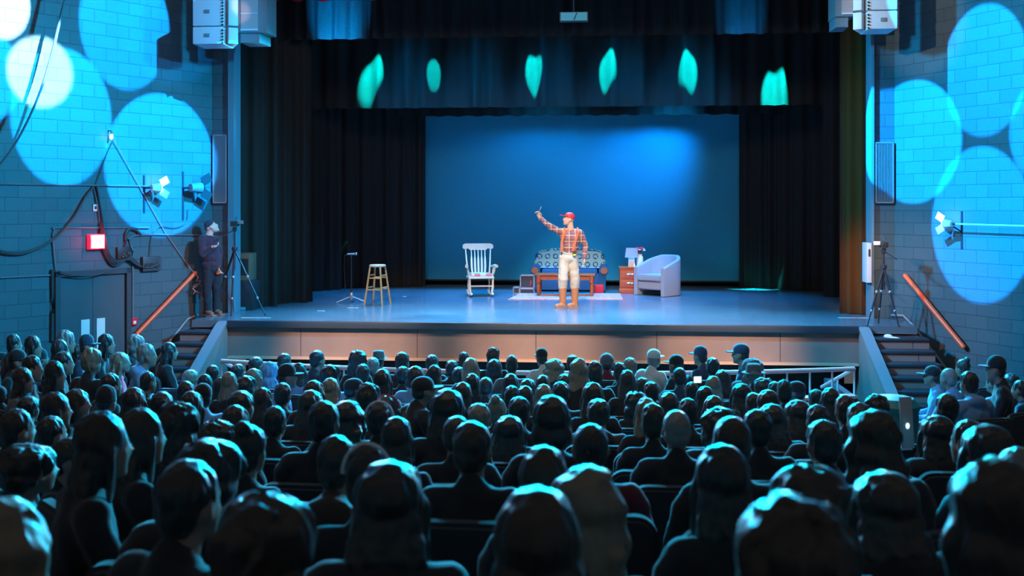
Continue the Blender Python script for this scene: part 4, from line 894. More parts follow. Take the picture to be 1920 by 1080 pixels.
def hair_short():
    b = MB().ell(c0 + Vector((0, -.02, .04)), (.083, .097, .09)).ell(c0 + Vector((0, -.055, -.01)), (.074, .055, .075)); return remesh(b, 'short_hair', .009, 2, hair_noise(.009, 45))
def hair_fluffy():
    b = MB().ell(c0 + Vector((0, -.02, .045)), (.098, .108, .098)).ell(c0 + Vector((0, -.05, -.01)), (.09, .07, .085)); return remesh(b, 'fluffy_hair', .01, 1, hair_noise(.024, 30))
def hair_bald():
    b = MB().ell(c0 + Vector((0, -.016, .03)), (.0775, .095, .089)).ell(c0 + Vector((0, -.05, -.02)), (.072, .054, .06)); return remesh(b, 'cropped_hair', .009, 2, hair_noise(.003, 60))
def hair_long(L=.30, wv=.0, w_=1.0):
    b = MB().ell(c0 + Vector((0, -.018, .035)), (.09 * w_, .10, .095)).ell(c0 + Vector((0, -.05, -.05)), (.092 * w_, .065, .11))
    n = 7
    for i in range(n):
        t = i / (n - 1); z = -.05 - L * t * .85; wd = (.088 + .022 * math.sin(t * 2.6)) * w_
        b.ell(c0 + Vector((0, -.062 - .03 * math.sin(t * 2), z)), (wd, .045, .07))
    for s_ in (-1, 1): b.cap(c0 + Vector((s_ * .072 * w_, .01, .01)), c0 + Vector((s_ * .085 * w_, -.0, -.16)), .022, .02)
    return remesh(b, 'long_hair', .01, 2, lambda c: hair_noise(.012, 34)(c) + Vector((wv * math.sin(c.z * 60), 0, 0)))
def hair_curly():
    b = MB().ell(c0 + Vector((0, -.025, .03)), (.115, .115, .105)).ell(c0 + Vector((0, -.05, -.07)), (.115, .08, .10)); return remesh(b, 'curly_hair', .011, 1, hair_noise(.028, 30))
def hair_curly_long():
    b = MB().ell(c0 + Vector((0, -.025, .03)), (.115, .115, .1)).ell(c0 + Vector((0, -.055, -.08)), (.13, .08, .12)).ell(c0 + Vector((0, -.075, -.18)), (.14, .07, .1)); return remesh(b, 'long_curly_hair', .011, 1, hair_noise(.034, 26))
def hair_bob():
    b = MB().ell(c0 + Vector((0, -.018, .03)), (.093, .102, .1)).ell(c0 + Vector((0, -.04, -.05)), (.1, .075, .085)); return remesh(b, 'bobbed_hair', .01, 2, hair_noise(.010, 34))
def hair_bun():
    b = MB().ell(c0 + Vector((0, -.018, .035)), (.084, .098, .092)).ell(c0 + Vector((0, -.05, -.02)), (.074, .055, .07)).ell(c0 + Vector((0, -.075, .115)), (.042, .042, .04)); return remesh(b, 'hair_bun', .009, 2, hair_noise(.008, 40))
def cap_crown():
    b = MB().ell(c0 + Vector((0, -.012, .055)), (.086, .1, .078)).ell(c0 + Vector((0, -.012, .03)), (.087, .101, .03)); return remesh(b, 'cap_crown', .009, 2)
def cap_brim():
    pts = [(-.07, .055), (-.068, .12), (-.04, .165), (0, .178), (.04, .165), (.068, .12), (.07, .055)]
    b = MB().prism([(c0.x + x, c0.y + y) for x, y in pts], 'z', c0.z + .022, c0.z + .03); return b.mesh('cap_brim')
def beanie():
    b = MB().ell(c0 + Vector((0, -.015, .05)), (.088, .1, .1)).ell(c0 + Vector((0, -.015, .015)), (.09, .103, .04)); return remesh(b, 'knit_beanie', .009, 2, hair_noise(.004, 60))
def hood_up():
    b = MB().ell(c0 + Vector((0, -.03, .02)), (.115, .12, .125)).ell(c0 + Vector((0, -.07, -.12)), (.12, .09, .09)).ell(c0 + Vector((0, -.07, -.18)), (.16, .09, .06)); return remesh(b, 'raised_hood', .012, 2, hair_noise(.02, 26))
def fedora():
    b = MB().lathe([(.09, .0), (.088, .05), (.078, .1), (.06, .112), (.02, .098)], c0 + Vector((0, -.01, .035)), 20); b.lathe([(.135, .012), (.14, .006), (.09, .0), (.088, .012)], c0 + Vector((0, -.01, .03)), 24); return b.mesh('fedora')
def band():
    b = MB(); b.tube([c0 + Vector((.09 * math.cos(a), -.01, .03 + .1 * math.sin(a))) for a in [math.pi * i / 16 for i in range(17)]], .009, 8); return b.mesh('headband')
ME = dict(bm=seated_body(False), bf=seated_body(True), tm=seated_top(False), tf=seated_top(True), th=seated_top(False, True), tr=seated_trousers(),
          s=hair_short(), u=hair_fluffy(), d=hair_bald(), l=hair_long(), L=hair_long(.34, .008, 1.12), c=hair_curly(), C=hair_curly_long(), b=hair_bob(), n=hair_bun(),
          cap=cap_crown(), brim=cap_brim(), h=beanie(), H=hood_up(), f=fedora(), band=band())
def seat_meshes():
    out = {}
    b = MB(); w_, h0, h1, rc = .25, .42, .93, .09
    pts = [(-w_, h0), (w_, h0), (w_, h1 - rc)] + [(w_ - rc + rc * math.cos(a), h1 - rc + rc * math.sin(a)) for a in [math.pi / 2 * i / 6 for i in range(1, 7)]] + [(-w_ + rc + rc * math.cos(a), h1 - rc + rc * math.sin(a)) for a in [math.pi / 2 + math.pi / 2 * i / 6 for i in range(0, 6)]] + [(-w_, h1 - rc)]
    b.prism(pts, 'y', -.285, -.215); bmesh.ops.bevel(b.b, geom=[e for e in b.b.edges if abs(e.verts[0].co.y - e.verts[1].co.y) < 1e-4], offset=.018, segments=2, affect='EDGES')
    bmesh.ops.rotate(b.b, verts=b.b.verts, cent=(0, -.22, .42), matrix=Matrix.Rotation(R(5), 3, 'X')); out['backrest'] = b.mesh('backrest', True, 50)
    out['seat_cushion'] = MB().box((0, .03, .38), (.46, .44, .09), bev=.03).mesh('seat_cushion')
    out['armrest'] = MB().box((-.265, .02, .60), (.045, .34, .035), bev=.012).box((-.265, -.1, .42), (.02, .06, .36)).mesh('armrest')
    out['pedestal'] = MB().box((0, 0, .17), (.08, .2, .34)).box((0, 0, .015), (.2, .3, .03)).mesh('pedestal')
    return out
SE = seat_meshes()
# columns of the house named by what stands above them in the picture
LM = [(12, 'the far wall conduit'), (50, 'the bare block wall'), (88, 'the hanging wall cables'), (128, 'the door frame corner'), (168, 'the door push plates'), (205, 'the plain door leaf'), (245, 'the fire alarm'),
      (285, 'the handrail foot'), (325, 'the rope steps'), (362, 'the knotted rope'), (400, 'the man in knit cap'), (440, 'the attended tripod'), (485, 'the widest black curtain'), (530, 'the second black curtain'),
      (580, 'the third black curtain'), (625, 'the tape marks'), (662, 'the microphone stand'), (705, 'the wooden stool'), (745, 'the dark masking curtain'), (790, 'the backdrop edge by the stool'), (838, 'the empty backdrop'),
      (880, 'the rocking chair'), (922, 'the rocking chair armrest'), (962, 'the rug tip'), (995, 'the black cases'), (1030, 'the coffee table'), (1067, 'the performer'), (1105, 'the turned table leg'), (1142, 'the sofa scroll arm'),
      (1180, 'the red dresser'), (1210, 'the flower vase'), (1250, 'the grey armchair'), (1295, 'the armchair back'), (1340, 'the bright backdrop half'), (1385, 'the backdrop edge by the armchair'), (1430, 'the tallest teal spot'),
      (1475, 'the plain masking curtain'), (1520, 'the railing uprights'), (1560, 'the railing brace'), (1602, 'the brown curtain'), (1645, 'the unattended tripod'), (1690, 'the slipper step'), (1740, 'the handrail top end'),
      (1785, 'the glaring spotlight'), (1830, 'the white wall pole'), (1875, 'the lowest blue circle'), (1915, 'the last wall blocks')]
ORD = ['front', 'second', 'third', 'fourth', 'fifth', 'sixth', 'seventh', 'eighth', 'ninth', 'tenth', 'eleventh', 'twelfth', 'thirteenth', 'fourteenth', 'fifteenth', 'sixteenth']
used_labels = set()
def where(x, base, tail_row):
    o = sorted(LM, key=lambda t: abs(t[0] - x)); cands = ['under ' + o[0][1], 'just past ' + o[1][1], 'beyond ' + o[2][1], 'beside the line of ' + o[0][1], 'close under ' + o[1][1], 'off ' + o[0][1]]
    for c in cands:
        l = '%s, %s, %s' % (base, tail_row, c)
        if len(l.replace('-', '').split()) > 16: l = '%s, %s, %s' % (base, tail_row.replace(' from pit', ''), c)
        if l.lower() not in used_labels: used_labels.add(l.lower()); return l
    raise RuntimeError('label ' + base)
PEOPLE = '''
26,647,24,s,k,30,k;61,650,27,l,k,50,k;124,641,27,u,g,40,k;112,660,29,b,k,30,k;162,644,25,cap,k,70,navy;149,664,27,l,n,20,k;198,646,27,l,k,50,k;255,648,28,u,g,50,k
273,667,32,s,g,45,blue;316,660,27,l,k,35,k;172,680,34,u,y,15,k;224,680,32,l,y,55,red;118,682,32,s,k,40,k;75,672,26,h,k,25,k;32,678,30,cap,k,60,k;4,676,24,cap,k,60,k
60,692,32,s,k,50,k;102,704,33,l,k,45,k;42,714,33,l,n,45,grey;207,724,36,s,k,25,k;277,718,27,d,k,20,k;2,752,30,cap,n,-100,k;252,756,44,l,k,0,k;200,752,38,h,k,10,k
143,757,42,l,n,55,k;103,770,48,l,k,40,k;55,768,42,s,k,0,k;32,808,56,s,n,25,k;97,815,50,s,k,20,k;48,885,105,u,k,45,k;187,838,92,l,k,35,k;262,822,78,l,n,30,k
335,803,72,C,k,0,k;305,765,46,s,k,0,maroon;360,768,44,l,n,0,k;384,746,36,cap,k,-40,blue;350,740,28,s,k,0,k;357,712,31,s,y,0,k;400,704,28,s,k,0,k;385,722,26,b,k,0,k
414,730,30,l,k,20,navy;408,828,68,C,n,20,k;442,798,48,l,n,20,k;395,898,125,u,k,15,k;468,846,36,n,k,10,k;352,945,122,s,k,20,k;12,1045,110,L,y,25,k;500,1040,150,C,n,20,k
130,862,62,s,k,60,k;480,685,29,s,n,15,k;533,680,27,s,n,20,k;447,699,28,s,k,0,k;594,676,28,s,k,35,k;475,711,33,l,y,15,k;507,698,26,H,y,0,blue;536,706,32,cap,k,70,blue
561,700,28,l,n,15,blue;462,727,38,u,n,0,k;620,708,38,u,k,10,blue;671,678,33,C,n,0,k;700,688,27,s,g,0,k;681,703,29,s,n,0,navy;710,677,28,f,k,15,k;754,680,29,s,n,30,k
661,731,37,cap,k,60,k;620,732,35,l,y,5,blue;531,742,36,s,k,0,k;588,740,40,l,n,10,k;430,722,27,l,y,0,k;717,718,36,l,k,-5,navy;756,706,29,s,k,0,k;779,708,34,b,n,0,blue
790,732,42,cap,k,70,k;452,764,52,s,k,5,k;492,754,36,l,n,15,k;692,750,44,u,n,0,k;583,762,50,l,n,0,k;608,796,66,s,k,0,k;650,784,66,L,k,10,k;712,790,54,s,k,0,k,white
726,772,46,l,n,0,k,red;745,828,60,l,n,0,k;517,795,36,s,k,0,k;810,682,27,s,n,0,k;870,677,22,s,n,0,k;848,693,28,s,k,0,k;883,693,32,l,y,0,k;925,672,25,u,n,0,k
960,685,27,d,k,0,grey;927,692,30,b,k,0,k;1017,671,24,cap,k,-40,white;1040,692,38,L,y,0,k;1074,684,27,s,n,0,k;1086,699,35,L,y,0,k;1138,682,29,h,k,0,maroon;814,708,28,s,k,30,k
861,706,29,s,k,0,blue;886,726,27,l,k,0,k;911,726,33,d,n,0,k;958,724,33,l,k,0,blue;990,729,32,b,k,0,k;1018,725,29,l,k,0,k;1060,719,33,s,n,0,k;1116,702,30,u,n,0,k
868,744,36,l,n,0,k;960,748,32,s,k,0,k;985,746,34,l,n,0,k;1020,748,34,l,y,0,k;1052,740,38,s,k,0,k;1112,747,44,l,n,0,k;1122,777,50,s,n,0,brown;840,772,70,l,k,0,k
898,788,52,s,y,0,k;931,772,34,n,y,0,k;974,774,48,s,k,0,k;955,813,62,l,k,0,k;1035,792,74,b,k,0,k;858,818,66,d,n,0,k;886,845,84,s,n,0,k;1108,842,82,d,k,0,maroon
1224,673,27,cap,g,60,white;1270,684,28,cap,k,-60,k;1315,668,26,cap,n,-50,navy;1392,664,29,cap,k,-75,navy;1336,690,28,s,k,0,k;1410,692,44,H,k,0,grey;1413,704,36,f,g,0,k;1182,690,29,s,y,0,k
1162,700,25,s,k,0,k;1176,718,33,l,n,0,k;1274,708,31,d,k,0,navy;1355,713,32,l,n,0,k;1337,726,31,l,y,0,k;1205,728,28,s,n,0,k;1221,739,33,s,k,0,k;1322,748,36,l,k,0,k
1297,738,28,s,k,0,k;1391,742,46,l,k,0,k;1430,729,35,u,n,0,k;1452,737,29,s,n,0,blue;1496,735,33,cap,k,-60,k;1470,737,26,s,k,0,k;1192,758,36,C,k,0,k;1212,778,44,l,y,0,k
1254,762,40,l,n,0,navy;1290,776,32,s,k,0,k;1338,770,42,l,n,0,k;1413,760,34,s,n,0,k;1440,758,44,b,k,0,k;1447,788,56,l,n,0,k;1496,778,52,l,n,0,k;1420,808,60,s,k,0,k
1372,834,86,d,n,0,k;1352,800,74,c,n,0,k;1268,808,64,d,g,0,k;1224,794,50,s,n,0,k;1531,752,34,s,k,0,k;1556,754,38,l,n,0,k;1584,772,42,s,n,0,k;1532,792,48,s,k,0,k
1642,768,42,c,k,0,k;1612,794,56,s,n,0,k;1640,830,98,L,n,-20,k;1750,705,28,cap,n,-60,blue;1780,710,30,d,g,-30,blue;1806,691,24,n,n,-30,k;1817,720,34,s,n,-15,blue;1870,692,32,cap,k,-60,k
1866,721,31,s,n,-25,blue;1896,727,28,l,k,-20,k;1914,732,26,s,n,-40,navy;1775,768,44,s,k,-10,k;1758,815,78,l,k,0,k;1818,832,52,s,n,-35,k;1545,834,72,s,k,0,k;632,874,78,s,n,0,brown
690,902,80,s,k,0,k,white;732,948,140,l,k,0,k;1100,962,135,L,y,5,k;1010,1030,170,b,n,0,k;1020,908,76,b,n,0,k;1355,910,110,l,k,0,k;1515,965,150,C,n,-10,k;1482,1078,150,c,n,0,k
1660,952,145,l,n,-10,k;1852,852,105,l,k,-5,k;1862,988,130,L,n,-15,k;1912,1045,115,s,n,-20,k;1912,905,60,s,g,-25,k
'''
ZH = 1.15
NR = 14; rows = [-14.1 + .84 * i for i in range(NR)]      # Y of each row, the last ones nearest the pit
names = {'k': ('black', 'hair_k'), 'n': ('brown', 'hair_n'), 'y': ('fair', 'hair_y'), 'g': ('grey', 'hair_g')}
topn = {'k': 'dark top', 'navy': 'navy top', 'grey': 'grey top', 'brown': 'brown top', 'red': 'red jacket', 'blue': 'blue top', 'white': 'pale shirt', 'maroon': 'maroon top'}
kindn = {'s': 'person with short %s hair', 'u': 'person with tousled %s hair', 'd': 'person with cropped %s hair', 'l': 'person with long %s hair', 'L': 'person with wavy long %s hair', 'c': 'person with curly %s hair', 'C': 'person with long curly %s hair',
         'b': 'person with bobbed %s hair', 'n': 'person with %s topknot', 'cap': 'person in a peaked cap', 'h': 'person in a knit beanie', 'H': 'person in a raised furry hood', 'f': 'person in a brimmed hat'}
taken = {}
plist = []
for ent in PEOPLE.replace('\n', ';').split(';'):
    if not ent.strip(): continue
    t = ent.split(','); x, y, w_ = float(t[0]), float(t[1]), float(t[2]); plist.append((x, y, w_, t[3], t[4], float(t[5]), t[6], t[7] if len(t) > 7 else None))
plist.sort(key=lambda t: -t[1])
places = []
for x, y, w_, kind, col, yaw, top, bandc in plist:
    side = x < 340 and y < 870 or x > 1735 and y < 800
    seat_yaw = 0
    if side:
        D = F_PX * .178 / w_; D = min(D, 12.2, ((on_wall('L' if x < 340 else 'R', x, y) - CAM).dot(FW)) - .75)
        P = at_d(x, y, D); rz_seat = R(-32) if x < 340 else R(30)
        rz_body = -R(max(-70, min(75, yaw * (1.45 if x < 340 else 1.2))))
        Y = P.y; row = min(range(NR), key=lambda i: abs(rows[i] - Y + abs(P.x) * .35))
    else:
        best = None
        for i, Yr in enumerate(rows):
            Q = at_y(x, y, Yr); nom = floor_z(Yr) + ZH; dz = Q.z - nom
            conf = sum(max(0, .5 - abs(Q.x - xx)) for xx in taken.get(i, []))
            cost = abs(dz) * 2 + max(0, abs(dz) - .14) * 12 + conf * 1.2 + abs(math.log(w_ / (F_PX * .185 / (Yr - CAM.y)))) * .5
            if best is None or cost < best[0]: best = (cost, i, Q, dz)
        _, row, P, dz = best; taken.setdefault(row, []).append(P.x); rz_seat = R(-3.5) * P.x * -.5; rz_body = rz_seat - R(yaw + random.uniform(-9, 9)) * .8
    places.append([(x, y, w_, kind, col, yaw, top, bandc), (P - CAM).dot(FW), side, rz_seat, rz_body])
# neighbours who sit too close slide along their own line towards or away from the stage
def spot_of(pl): return at_d(pl[0][0], pl[0][1], pl[1])
def cost1(pl, D):
    P = at_d(pl[0][0], pl[0][1], D); dz = abs(P.z - floor_z(P.y) - ZH); c = dz * .8 + max(0, dz - .13) * 10
    c += abs(math.log(pl[0][2] / (F_PX * .185 / D))) * .35
    if P.y > -3.15: c += 50
    if P.x < 0:
        wd_ = (P - LC).dot(LN)
    else: wd_ = (P - RC).dot(RN)
    if wd_ < .34: c += 20 * (.34 - wd_)
    for q in places:
        if q is pl: continue
        Q = q[5]; e = math.hypot(P.x - Q.x, P.y - Q.y)
        if e < .55: c += (.55 - e) * 5 * (1 if e > .38 else 1.8)
    return c
for pl in places: pl.append(spot_of(pl))
for it in range(14):
    for pl in places:
        D0 = pl[1]; cand = [D0 + s_ * D0 * f for f in (0, .004, .01, .02, .035, .06, .1) for s_ in (-1, 1)]
        pl[1] = min(cand, key=lambda D: cost1(pl, D)); pl[5] = spot_of(pl)
for pl in places:
    (x, y, w_, kind, col, yaw, top, bandc), D, side, rz_seat, rz_body, P = pl
    row = min(range(NR), key=lambda i: abs(rows[i] - P.y))
    fl = floor_z(P.y); s_m = (P - CAM).dot(FW) / F_PX * w_ / .187
    wide = {'L': 1.08, 'C': 1.25, 'c': 1.15, 'H': 1.2, 'u': 1.05, 'f': 1.2}.get(kind, 1.0)
    sxy = max(.86, min(1.16, s_m / wide)); sz = max(.86, min(1.17, (P.z - fl) / ZH))
    loc = Vector((P.x, P.y - .03, fl)); fem = kind in 'lLCbn' and kind != 'cap'
    rown = ORD[NR - 1 - row] + ' row from pit'
    lookn = (kindn[kind] % names[col][0] if '%s' in kindn[kind] else kindn[kind])
    if bandc: lookn = 'person with a %s headband' % ('red' if bandc == 'red' else 'pale')
    elif top != 'k': lookn += ', ' + topn[top]
    lab = where(x, lookn, rown)
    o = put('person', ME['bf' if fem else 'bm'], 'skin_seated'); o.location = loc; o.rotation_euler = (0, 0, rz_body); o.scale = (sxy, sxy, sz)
    tag(o, lab, 'person', 'audience seated in rows')
    hm = names[col][1]
    if kind == 'cap':
        put('hair', ME['d'], hm, o); q = put('cap', ME['cap'], ('top_white' if col == 'g' else 'top_navy' if top == 'navy' else 'top_k'), o); q2 = put('brim', ME['brim'], ('top_white' if col == 'g' else 'top_navy' if top == 'navy' else 'top_k'), q)
        if abs(yaw) >= 100: q.rotation_euler = (0, 0, 0)
    elif kind == 'h': put('hair', ME['d'], hm, o); put('beanie', ME['h'], 'top_grey' if x > 1000 else 'top_k', o)
    elif kind == 'f': put('hair', ME['d'], hm, o); put('hat', ME['f'], 'top_grey', o)
    elif kind == 'H': put('hood', ME['H'], 'top_' + top, o)
    else: put('hair', ME[kind], hm, o)
    if bandc: put('headband', ME['band'], 'band_' + bandc, o)
    put('jacket', ME['th' if (kind in 'su' and top != 'k') else ('tf' if fem else 'tm')], 'top_' + top, o)
    put('trousers', ME['tr'], 'trousers', o)
    srz = rz_seat if abs(rz_seat - rz_body) > R(14) and side else rz_body
    st = empty('theatre_seat', loc, srz, where(x, 'padded black seat', rown), 'theatre seat', 'theatre seats in rows')
    for nm in ('backrest', 'seat_cushion', 'armrest', 'pedestal'): put(nm, SE[nm], 'seat_shell' if nm in ('armrest', 'pedestal') else 'seat_cloth', st)
# ------------------------------------------------------------------ the performer
P = floor_pt(1066, 577); k = px(P); P.y += .0; u_ = 1 / 102.0
def W(x, y, d=0.0): return Vector(((x - 1066) * k, d, (577 - y) * k * 1.0))   # photo pixel to the figure's own plane, d = towards the back
b = MB(); fdir = Vector((-.93, -.30, .12))
hc = W(1066, 411, -.02)
head_shapes(b, hc, fdir, 1.05)
b.cap(hc + Vector((.03, .01, -.08)), W(1070, 434), .055, .065)
b.ell(W(1070, 447), (.185, .115, .17)).ell(W(1069, 466), (.15, .11, .15)).ell(W(1066, 480), (.155, .115, .12))
b.cap(W(1053, 434), W(1087, 436), .06, .06)
sh, el, wr = W(1051, 436), W(1030, 424, -.1), W(1012, 409, -.16); b.cap(sh, el, .055, .042); b.cap(el, wr, .04, .027)
hand_shapes(b, wr, Vector((-.35, -.1, .9)), Vector((-.6, -.7, .1)), .75, 1.12, 1)
s2, e2, w2 = W(1088, 438), W(1098, 462, .04), W(1095, 485, -.04); b.cap(s2, e2, .058, .045); b.cap(e2, w2, .042, .028)
hand_shapes(b, w2, Vector((0, -.15, -1)), Vector((-1, -.2, 0)), .5, 1.1, -1)
for hx, kx, ax, dy in ((1059, 1055, 1055, -.03), (1074, 1078, 1078, .06)):
    b.cap(W(hx, 486), W(kx, 523, dy - .05), .088, .062); b.cap(W(kx, 523, dy - .05), W(ax, 570, dy), .056, .042); b.cap(W(ax, 573, dy), W(ax - 9, 574, dy - .08), .04, .032)
me = remesh(b, 'performer_body', .0085, 2)
pf = put('person', me, 'skin', loc=P); tag(pf, 'standing performer in red cap, plaid shirt and suspenders, raising one hand', 'person')
pf.rotation_euler = (0, 0, PSI); PZ = pf
for s_ in (-1, 1):
    f = fdir.normalized(); sd = f.cross(Vector((0, 0, 1))).normalized(); MB().ell(hc + f * .079 + sd * s_ * .03 + Vector((0, 0, .0)), (.011, .011, .009)).build('eye', 'white_paint', pf)
b = MB()
b.ell(W(1070, 447), (.20, .132, .175)).ell(W(1069, 463), (.168, .13, .13)).cap(W(1053, 435), W(1087, 437), .073, .073)
b.cap(sh, el, .068, .057); b.cap(el, wr + (el - wr) * .08, .055, .042); b.cap(s2, e2, .07, .06); b.cap(e2, w2 + (e2 - w2) * .05, .058, .042); b.ell(W(1068, 473), (.165, .13, .05))
nz = lambda c: Vector((noise.noise(c * 12), noise.noise(c * 12 + Vector((9, 0, 0))), noise.noise(c * 12 + Vector((0, 9, 0))))) * .010
put('plaid_shirt', remesh(b, 'plaid_shirt', .009, 2, nz), 'plaid', pf)
b = MB(); b.bar(W(1069, 432), W(1070, 436), .09, .1); b.build('collar', 'plaid', pf)
b = MB(); b.ell(W(1066, 484), (.175, .14, .12)).ell(W(1067, 474), (.162, .13, .05))
for hx, kx, ax, dy in ((1059, 1055, 1055, -.03), (1074, 1078, 1078, .06)): b.cap(W(hx, 486), W(kx, 523, dy - .05), .105, .087); b.cap(W(kx, 523, dy - .05), W(ax, 537, dy), .085, .092)
put('jeans', remesh(b, 'jeans', .01, 2, lambda c: nz(c) * 1.3), 'jeans_beige', pf)
for kx, ax, dy, nm in ((1055, 1055, -.03, 0), (1078, 1078, .06, 1)):
    b = MB().cap(W(ax, 541, dy - .01), W(ax, 568, dy), .075, .06); b.cap(W(ax, 572, dy), W(ax - 11, 573, dy - .09), .052, .045); b.box(W(ax, 573, dy), (.1, .1, .05))
    bt = put('boot', remesh(b, 'boot', .009, 3), 'boot_brown', pf); MB().box(W(ax - 5, 576.2, dy - .045), (.23, .12, .025), rz=R(35), bev=.01).build('sole', 'sole', bt)
for xs in (((1058, 436), (1053, 452), (1052, 471)), ((1083, 436), (1078, 452), (1073, 470))):
    b = MB(); q = [W(x, y) for x, y in xs]
    q = [Vector((p.x, -.128 - (.012 if i == 1 else -.01), p.z)) for i, p in enumerate(q)]; q.insert(0, W(*xs[0]) + Vector((0, -.02, .085)))
    for A, B in zip(q, q[1:]): m_ = (A + B) / 2; d = B - A; b.box(m_, (.042, .012, d.length * 1.05), ry=math.atan2(d.x, d.z), rx=0) if abs(d.y) < .05 else b.bar(A, B, .018)
    b.build('suspender', 'suspender', pf)
b = MB(); m0 = Matrix.Identity(4)
f = Vector((fdir.x, fdir.y, .22)).normalized(); s = f.cross(Vector((0, 0, 1))).normalized(); uu = s.cross(f)
mr = Matrix(((s.x, f.x, uu.x), (s.y, f.y, uu.y), (s.z, f.z, uu.z))).to_4x4()
b.ell(hc + uu * .052 - f * .015, (.085, .102, .08), mr).ell(hc + uu * .03 - f * .015, (.087, .104, .03), mr)
cp = put('cap', remesh(b, 'red_cap', .009, 2), 'cap_red', pf)
br = MB().prism([(-.07, .06), (-.068, .13), (-.04, .175), (0, .188), (.04, .175), (.068, .13), (.07, .06)], 'z', .02, .03).xf(Matrix.Translation(hc + uu * .015) @ mr); br.build('brim', 'cap_red', cp)
MB().box(W(1076, 474) + Vector((0, -.155, 0)), (.06, .03, .09), bev=.008).build('belt_pouch', 'black_plastic', pf).parent = pf
MB().box(W(1076, 477) + Vector((0, -.172, 0)), (.05, .008, .03)).build('pouch_stripe', 'yellow', pf)
o = MB().box((0, 0, .035), (.008, .012, .1), ry=.45, bev=.002).build('small_stick', 'steel'); o.location = P + Matrix.Rotation(PSI, 4, 'Z') @ (wr + Vector((.0, -.06, .13)))
tag(o, 'small thin stick held up in the raised hand of the performer', 'stick')
# ------------------------------------------------------------------ the man with the tripod
P = at_y(396, 589, .72); P.z = 0; k = px(P); 
def W(x, y, d=0.0): return Vector(((x - 396) * k, d, (589 - y) * k))
b = MB(); fdir = Vector((.80, .3, .5)); hc = W(397, 424)
head_shapes(b, hc, fdir, 1.05, up=Vector((-.5, 0, .85)))
b.cap(hc + Vector((-.02, 0, -.07)), W(391, 442), .055, .065); b.ell(W(393, 457), (.17, .13, .17)).ell(W(395, 478), (.155, .12, .16)).ell(W(397, 497), (.15, .12, .12)); b.cap(W(384, 446, -.1), W(399, 446, .12), .06, .06)
sh, el, wr = W(384, 449, -.13), W(388, 473, -.2), W(405, 461, -.22); b.cap(sh, el, .055, .045); b.cap(el, wr, .043, .028); hand_shapes(b, wr, Vector((.9, .1, .25)), Vector((0, -.3, 1)), .6, 1.1, 1)
s2, e2, w2 = W(399, 449, .14), W(406, 474, .14), W(410, 496, .02); b.cap(s2, e2, .055, .045); b.cap(e2, w2, .043, .028); hand_shapes(b, w2, Vector((.2, -.1, -1)), Vector((1, 0, 0)), .6, 1.1, 1)
for hx, kx, ax, dy in ((393, 392, 394, -.1), (401, 403, 402, .08)):
    b.cap(W(hx, 500, dy * .6), W(kx, 542, dy), .088, .06); b.cap(W(kx, 542, dy), W(ax, 580, dy), .055, .04); b.cap(W(ax, 583, dy), W(ax + 9, 584, dy - .05), .04, .03)
tm = put('person', remesh(b, 'technician_body', .0085, 2), 'skin_pale', loc=P); tag(tm, 'standing man in knit cap and dark sweater looking up beside the tripod', 'person')
b = MB().ell(hc + Vector((-.045, .0, .045)), (.092, .095, .095)).ell(hc + Vector((-.07, 0, -.01)), (.06, .08, .06)); put('knit_cap', remesh(b, 'knit_cap', .009, 2), 'top_navy', tm)
b = MB().ell(hc + fdir.normalized() * .05 + Vector((.02, .01, -.07)), (.05, .05, .05)); put('beard', remesh(b, 'beard', .009, 2, hair_noise(.006, 50)), 'hair_g', tm)
for s_ in (-1, 1): f = fdir.normalized(); sd = f.cross(Vector((0, 0, 1))).normalized(); MB().ell(hc + f * .079 + sd * s_ * .03 + Vector((0, 0, .0)), (.011, .011, .009)).build('eye', 'white_paint', tm)
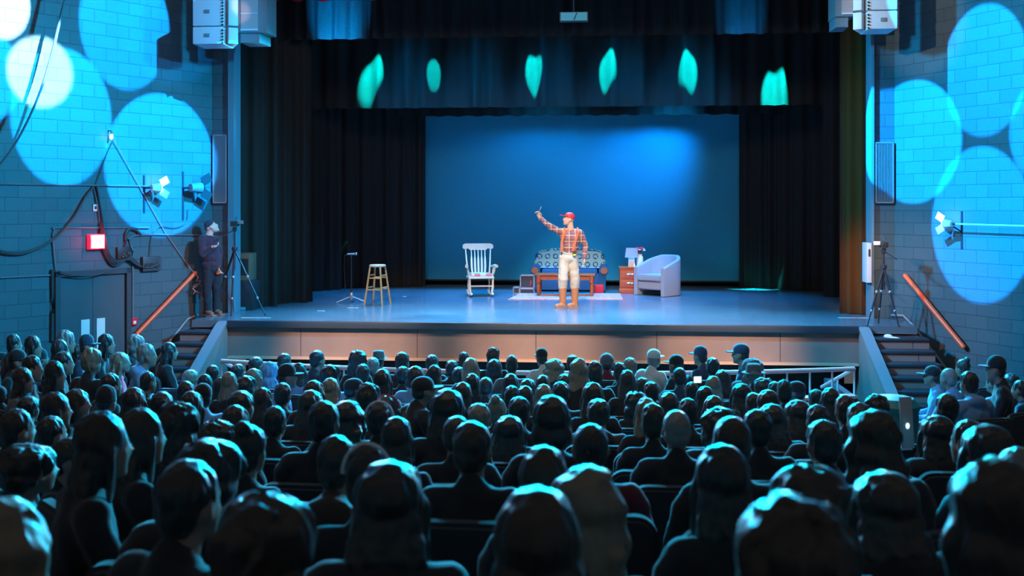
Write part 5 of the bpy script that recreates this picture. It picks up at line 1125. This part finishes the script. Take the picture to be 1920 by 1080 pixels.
b = MB().ell(W(393, 457), (.188, .148, .175)).ell(W(395, 478), (.172, .138, .165)).ell(W(397, 494), (.165, .135, .09)).cap(W(384, 446, -.1), W(399, 446, .12), .074, .074).cap(sh, el, .068, .058).cap(el, wr + (el - wr) * .06, .056, .042).cap(s2, e2, .068, .058).cap(e2, w2 + (e2 - w2) * .06, .056, .04)
put('sweater', remesh(b, 'sweater', .01, 2, nz), 'sweater_navy', tm)
b = MB().ell(W(397, 502), (.165, .135, .1))
for hx, kx, ax, dy in ((393, 392, 394, -.1), (401, 403, 402, .08)): b.cap(W(hx, 500, dy * .6), W(kx, 542, dy), .1, .075); b.cap(W(kx, 542, dy), W(ax, 579, dy), .07, .055)
put('trousers', remesh(b, 'man_trousers', .01, 2, nz), 'jeans_dark', tm)
for ax, dy in ((394, -.1), (402, .08)):
    b = MB().cap(W(ax, 583, dy), W(ax + 10, 585, dy - .06), .048, .042).ell(W(ax, 580, dy), (.055, .055, .05)); bt = put('shoe', remesh(b, 'shoe', .009, 3), 'shoe_brown', tm); MB().box(W(ax + 5, 587.8, dy - .03), (.24, .1, .022), rz=-.45, bev=.008).build('sole', 'sole', bt)
o = MB().box((0, 0, 0), (.05, .07, .12), bev=.01).build('orange_notebook', 'orange_wood'); o.location = P + w2 + Vector((.01, -.05, -.09)); tag(o, 'small orange notebook in the lowered hand of the man in knit cap', 'notebook')
# handheld glowing things in the audience
P = at_d(1308, 712, 10.1); r = empty('glowing_phone', P, .1, 'glowing phone held up near the cropped head in a navy top', 'phone'); MB().box((0, .008, 0), (.085, .008, .07), bev=.004).build('phone_body', 'black_plastic', r); MB().box((0, 0, 0), (.075, .006, .06)).build('screen', 'screen_glow', r)
b = MB(); a_ = P + Vector((.0, .03, -.05)); b.cap(a_ + Vector((.12, -.1, -.2)), a_, .04, .028); 
P = at_d(1700, 792, 6.3); lt = empty('laptop', P, .25, 'open grey laptop with a small glowing white mark beside the turquoise bin', 'laptop')
MB().box((0, 0, 0), (.085, .014, .32), rx=-.12, bev=.005).build('lid', 'laptop', lt); MB().box((0, .12, -.17), (.085, .24, .014), bev=.004).build('keyboard_base', 'laptop', lt); MB().ell((0, -.012, -.02), (.012, .004, .018)).build('logo', 'screen_glow', lt)
